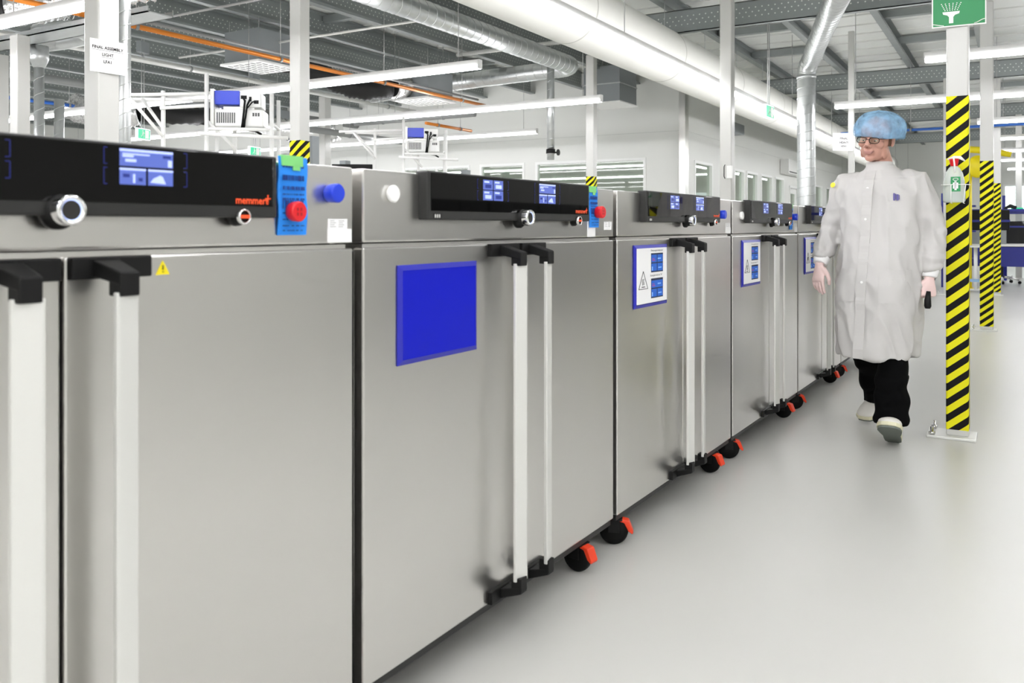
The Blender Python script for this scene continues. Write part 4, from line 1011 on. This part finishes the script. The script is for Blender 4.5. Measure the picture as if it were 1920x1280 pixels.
# exit signs
def exit_sign(x, y, z, rz, label, rods=True):
    t = thing('exit_sign', label, 'sign', (x, y, z), rz)
    MB().box(-.15, .15, -.02, .02, 0, .16).build('sign_body', 'whitelit', t, bevel=.004)
    MB().box(-.14, .14, -.0225, -.02, .01, .15).build('green_face', 'greenlit', t)
    mb = MB().box(.02, .11, -.024, -.0226, .02, .14)                            # door opening
    mb.ell((-.03, -.0235, .125), (.011, .001, .011), 0, 10, 6).hexa([(-.045, -.024, .075), (-.02, -.024, .075), (-.02, -.0228, .075), (-.045, -.0228, .075)], [(-.035, -.024, .112), (-.015, -.024, .112), (-.015, -.0228, .112), (-.035, -.0228, .112)])
    mb.tube([(-.035, -.0235, .078), (-.055, -.0235, .055), (-.075, -.0235, .04)], .005, 6).tube([(-.03, -.0235, .078), (-.012, -.0235, .055), (-.02, -.0235, .025)], .005, 6).tube([(-.02, -.0235, .108), (.005, -.0235, .085)], .004, 6)
    mb.build('running_figure', 'white', t)
    if rods:
        for sx in (-.03, .03): MB().tube([(sx, 0, .16), (sx, 0, ZC - .02 - z)], .006, 6).build('hanging_rod', 'wire', t)
        MB().box(-.1, .1, -.04, .04, ZC - .36 - z, ZC - .2 - z).build('ceiling_box', 'greybox', t)
    return t
exit_sign(10.5, 2.6, 2.42, math.radians(-4), 'green exit sign hanging on two rods in front of the fabric duct')
exit_sign(7.83, 10.9, 2.36, math.radians(20), 'small exit sign beside the diagonal arm of the first projector rig', True)
exit_sign(10.2, 11.2, 2.30, math.radians(12), 'small exit sign between the legs of the first projector rig', True)
# projector rigs
def rig(x, y, s, label, plabel, z0):
    """white tube frame carrying a stack of two projectors; local x towards +X of the hall, y to the left"""
    rz = math.radians(-52)
    t = thing('projector_rig', label, 'frame', (x, y, 0), rz)
    def P(a, b, z): return (a, b, z0 + z)
    r = .018
    for a, b, z1 in ((-.24, -.12, .42), (.30, -.12, .26), (-.60, -.1, .27), (-.05, .1, .04), (-.24, .28, .3), (.30, .28, .26)):
        MB().tube([(a, b, 0.012), P(a, b, z1)], r, 12).lathe([(.04, 0), (.04, .012)], (a, b, 0), (0, 0, 1), 16).build('upright', 'white', t)
    for p, q in (((-.62, -.12, .12), (-.24, -.12, .15)), ((-1.05, -.12, .22), (-.24, -.12, .25)), ((-.24, -.12, -.05), (.30, -.12, -.05)), ((-.3, -.22, -.10), (.45, -.22, -.13)), ((-.24, -.12, .0), (-.24, .28, .0)), ((.30, -.12, .0), (.30, .28, .0)), ((-1.0, .28, .25), (-.24, .28, .25))):
        MB().tube([P(*p), P(*q)], r * .85, 12).build('cross_tube', 'white', t)
    for p, q in (((-.88, -.12, .22), (-.60, -.12, -.12)), ((-.24, -.1, .02), (.0, -.1, -.22)), ((-.88, .28, .25), (-.60, -.1, -.05))):
        MB().tube([P(*p), P(*q)], r * .8, 12).build('brace_tube', 'white', t)
    pj = thing('projector', plabel, 'projector', (x, y, z0), rz)
    MB().box(-.19, .22, -.06, .22, -.02, .13).build('lower_casing', 'white', pj, bevel=.012)
    mb = MB()
    for i in range(9): mb.box(-.17 + i * .018, -.160 + i * .018, -.063, -.058, .01, .10)
    for i in range(3): mb.box(.13 + i * .022, .145 + i * .022, -.063, -.058, .07, .10)
    mb.build('vent_grille', 'grille', pj)
    MB().box(-.19, .02, -.05, .2, .17, .29).build('blue_cover', 'blue', pj, bevel=.004)
    MB().box(.02, .20, -.05, .2, .15, .28).build('upper_casing', 'white', pj, bevel=.008)
    MB().box(.03, .08, -.054, -.049, .22, .25).box(.10, .12, -.054, -.049, .2, .24).box(.14, .18, -.054, -.049, .18, .21).build('sockets', 'black', pj)
    MB().box(-.12, .14, -.03, .18, .125, .155).box(-.22, -.19, -.08, .24, -.03, .30).build('mounting_plate', 'alu', pj)
    MB().tube([(.05, -.06, .23), (.07, -.085, .2), (.06, -.08, .1), (.05, -.085, .0), (.04, -.08, -.05)], .009, 8).tube([(.11, -.06, .22), (.09, -.09, .16), (.075, -.085, .06), (.055, -.09, -.05)], .008, 8).tube([(.15, -.06, .2), (.13, -.08, .19), (.08, -.09, .12), (.065, -.08, -.04)], .006, 8).tube([(-.02, -.08, -.045), (.08, -.09, -.05), (.16, -.09, -.06), (.21, -.08, -.09)], .010, 8).build('cable', 'rubber', pj)
rig(5.12, 5.82, 1, 'white tube frame of the nearer projector rig behind the nearest oven', 'blue and white projector stack on the nearer rig', 1.985)
rig(8.82, 6.60, 1, 'white tube frame of the farther projector rig behind the second oven', 'blue and white projector stack on the farther rig', 2.08)
# things rising behind the ovens
for (x, y, h, l) in ((8.3, 7.45, 1.95, 'grey lifting column left of the farther projector rig'), (9.75, 6.55, 1.88, 'grey lifting column right of the farther projector rig'), (6.1, 5.9, 1.98, 'grey lifting column beside the nearer projector rig')):
    t = thing('lifting_column', l, 'column', (x, y, 0)); MB().box(-.05, .05, -.05, .05, 0, h).build('column_profile', 'greybox', t, bevel=.004); MB().box(-.15, .15, -.15, .15, 0, .02).build('foot', 'greybox', t)
t = thing('flat_monitor', 'small dark monitor just above the white magnet oven', 'monitor', (8.1, 7.15, 1.72), math.radians(-55))
MB().box(-.25, .25, -.02, .02, 0, .16).build('monitor_case', 'black', t, bevel=.004); MB().tube([(0, .02, .0), (0, .05, -1.7)], .02).build('stand', 'dark_metal', t)

# ------------------------------------------------------------------ right background
def workbench(x, y, L, label, rz=0, ht=.78):
    t = thing('workbench', label, 'workbench', (x, y, 0), rz)
    MB().box(0, .75, 0, L, ht - .04, ht).build('bench_top', 'alu', t, bevel=.004)
    MB().box(-.01, .02, 0, L, ht - .40, ht - .05).build('front_panel', 'navy', t)
    for a in (.05, L - .05):
        MB().box(.3, .38, a - .04, a + .04, 0.02, ht - .04).box(.02, .72, a - .04, a + .04, 0, .03).build('leg', 'navy', t)
    for a in (0.03, L - .03): MB().box(.68, .74, a - .03, a + .03, ht, 1.75).build('upright', 'navy', t)
    for z in (1.08, 1.36): MB().box(.42, .74, 0, L, z, z + .03).build('shelf', 'navy', t)
    MB().box(.40, .425, 0, L, 1.37, 1.42).build('shelf_edge', 'navy', t)
    return t
workbench(19.9, -2.6, 2.85, 'blue assembly workbench at the right photo edge behind the black chair')
workbench(17.6, -.35, 1.5, 'blue assembly workbench between the striped posts')
def crate(x, y, z, m, label, sx=.3, sy=.2, sz=.12):
    t = thing('storage_bin', label, 'bin', (x, y, z), 0, 'small grey bins in a row on the middle shelf' if 'in the row' in label else None)
    w_ = .008
    MB().box(-sx / 2, sx / 2, -sy / 2, sy / 2, 0, w_).box(-sx / 2, sx / 2, -sy / 2, -sy / 2 + w_, w_, sz).box(-sx / 2, sx / 2, sy / 2 - w_, sy / 2, w_, sz).box(-sx / 2, -sx / 2 + w_, -sy / 2 + w_, sy / 2 - w_, w_, sz).box(sx / 2 - w_, sx / 2, -sy / 2 + w_, sy / 2 - w_, w_, sz).build('bin_shell', m, t)
    MB().box(-sx / 2 - .002, -sx / 2, -.04, .04, sz * .3, sz * .7).build('bin_label', 'paper', t)
crate(20.47, -.28, 1.39, 'blue', 'blue storage bin on the top shelf at the right photo edge')
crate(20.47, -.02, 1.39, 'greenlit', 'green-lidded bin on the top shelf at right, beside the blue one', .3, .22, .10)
for i in range(6):
    crate(20.47, -.75 + i * .165, 1.11, 'greybox' if i < 5 else 'white', 'small grey bin in the row on the middle shelf at right' if i < 5 else 'small white bin at the left end of the middle shelf row', .3, .13, .10)
t = thing('parts_box', 'black equipment case on the workbench between the striped posts', 'equipment', (17.83, .45, .78))
MB().box(-.17, .17, -.35, .35, 0.25, .62).build('case', 'black', t, bevel=.02); MB().box(-.19, -.17, -.36, .36, .40, .44).build('blue_rail', 'navy', t); MB().box(-.15, .15, -.3, .3, 0, .25).build('base_block', 'greybox', t)
t = thing('parts_tray', 'light blue plate on the low stand between the striped posts', 'tray', (16.2, .62, 0)); MB().box(-.2, .2, -.22, .22, .18, .21).build('plate', 'ltblue', t)
for a in (-.15, .15): MB().tube([(0, a, 0), (0, a, .18)], .02).build('leg', 'white', t)
t = thing('support_stand', 'white twin-post stand between the striped posts', 'stand', (16.7, .52, 0))
for a in (-.08, .08): MB().tube([(0, a, 0.01), (0, a, .74)], .03, 14).build('post', 'white', t)
MB().box(-.2, .2, -.2, .2, 0, .015).build('foot_plate', 'white', t); MB().box(-.2, .2, -.25, .25, .74, .77).build('top_plate', 'alu', t)
t = thing('lifting_arm', 'yellow lifting arm rising between the striped posts', 'hoist', (16.95, .72, 0))
MB().tube([(0, 0, .01), (0, 0, 2.2)], .055, 18).build('mast', 'yellow', t); MB().lathe([(.16, 0), (.16, .02)], (0, 0, 0), (0, 0, 1), 20).build('foot_plate', 'yellow', t)
MB().tube([(.0, .12, 2.42), (0, 0, 2.46), (0, -.3, 2.42), (0, -.65, 2.34)], [.05, .06, .06, .05], 14).build('boom', 'yellow', t, label='yellow boom arm')
MB().ell((0, -.14, 2.15), (.12, .17, .2), 0, 20, 12).build('motor_housing', 'yellow', t); MB().tube([(-.1, -.28, 2.28), (-.12, -.33, 2.1), (-.1, -.25, 1.95)], .015, 8).build('hose', 'black', t)
t = thing('blue_rack', 'slim navy blue rack upright between the white coat and the nearest striped post', 'rack', (17.2, 1.12, 0))
MB().box(-.04, .04, -.045, .045, 0, 1.70).build('upright', 'navy', t); MB().box(-.05, .05, .045, .12, 1.0, 1.12).build('bracket', 'navy', t)
for z in (.5, 1.0, 1.45): MB().box(-.04, .3, -.5, -.045, z, z + .03).build('arm', 'navy', t)
MB().box(-.06, -.04, -.09, -.045, 1.5, 1.68).build('red_tag', 'red', t)
t = thing('cable_coil', 'coil of black cable on the floor beside the navy blue rack', 'cable', (17.0, 1.42, 0))
mb = MB()
for i in range(7): mb.tube([(.03 * math.sin(i * 2), .19 * math.cos(a), .30 + .02 * i + .28 * math.sin(a)) for a in [PI * 2 * j / 20 for j in range(21)]], .014, 6)
mb.v = [V(p.x, p.y, max(.005, p.z)) for p in mb.v]; mb.build('coil', 'rubber', t)
# office chair
t = thing('office_chair', 'black high-backed office chair at the right photo edge', 'chair', (18.9, .24, 0), math.radians(-120))
MB().rings([[V(a * math.cos(q), b_ * math.sin(q), z) for q in [2 * PI * i / 24 for i in range(24)]] for z, a, b_ in ((.46, .20, .19), (.47, .25, .24), (.53, .25, .24), (.545, .21, .2))]).build('seat', 'seat', t)
MB().rings([[V(x_, y_ + .28 + .10 * math.sin((z - .6) * 3), z) for x_, y_ in ((-w_, .0), (-w_ * .5, .035), (0, .045), (w_ * .5, .035), (w_, 0), (w_, .05), (0, .09), (-w_, .05))] for z, w_ in ((.60, .16), (.7, .22), (.9, .235), (1.1, .21), (1.2, .15))]).build('backrest', 'seat', t)
MB().tube([(-.1, .36, 1.2), (-.08, .36, 1.32), (-.1, .30, 1.46), (0, .29, 1.5), (.1, .30, 1.46)], [.02, .025, .035, .04, .035], 10).build('headrest', 'seat', t)
for s in (-1, 1): MB().tube([(s * .24, .05, .48), (s * .31, .05, .52), (s * .31, .05, .70)], .018, 10).box(s * .31 - .04, s * .31 + .04, -.13, .14, .70, .73).build('armrest', 'seat', t)
MB().tube([(0, 0, .10), (0, 0, .46)], .03, 14).tube([(0, .15, .48), (0, .33, .48), (0, .36, .62)], .025, 10).build('gas_lift', 'dark_metal', t)
for i in range(5):
    a = 2 * PI * i / 5 + .3; l = MB().tube([(0, 0, .13), (.16 * math.cos(a), .16 * math.sin(a), .115), (.30 * math.cos(a), .30 * math.sin(a), .075)], [.025, .02, .014], 10).build('base_spoke', 'chrome', t)
    MB().lathe([(.028, -.02), (.03, 0), (.028, .02)], (.31 * math.cos(a), .31 * math.sin(a), .03), (-math.sin(a), math.cos(a), 0), 14).build('castor_wheel', 'rubber', l)
# lab shelving seen over the row at far left
t = thing('shelf_unit', 'dark grey wall unit with small boxes below the exit sign at far left', 'shelf', (12.8, 13.6, 0), math.radians(-25))
MB().box(-.9, .9, 0, .4, 0, 2.0).box(-.9, .9, -.1, 0, 1.96, 2.0).build('cabinet_body', 'greybox', t)
MB().box(-.6, -.3, 0.02, .3, 2.0, 2.2).build('box', 'blue', t); MB().box(.1, .5, 0.02, .3, 2.0, 2.25).build('box', 'white', t)

# unseen cupboards added along the aisle wall to darken the oven doors' reflections
cup = thing('added_cupboard', 'unseen low dark grey cupboard added to darken the reflections in the oven doors', 'cupboard', (7.6, Y0 + .02, 0), 0, 'added cupboards darkening the oven reflections')
MB().box(0, 1.18, 0, .5, .06, 1.42).box(.03, 1.15, .02, .46, 0, .06).build('cupboard_body', 'dark_cup', cup, bevel=.004)
for i in (0, 1):
    dd = MB().box(.01 + .585 * i, .585 + .585 * i, .5, .52, .08, 1.40).build('door', 'dark_cup', cup, bevel=.003)
    MB().tube([(.54 + .09 * i, .55, .85), (.54 + .09 * i, .55, 1.0)], .006, 8).build('door_handle', 'chrome', dd)
for i in range(1, 9): copy_tree(cup, None, (7.6 + 1.2 * i, Y0 + .02, 0))
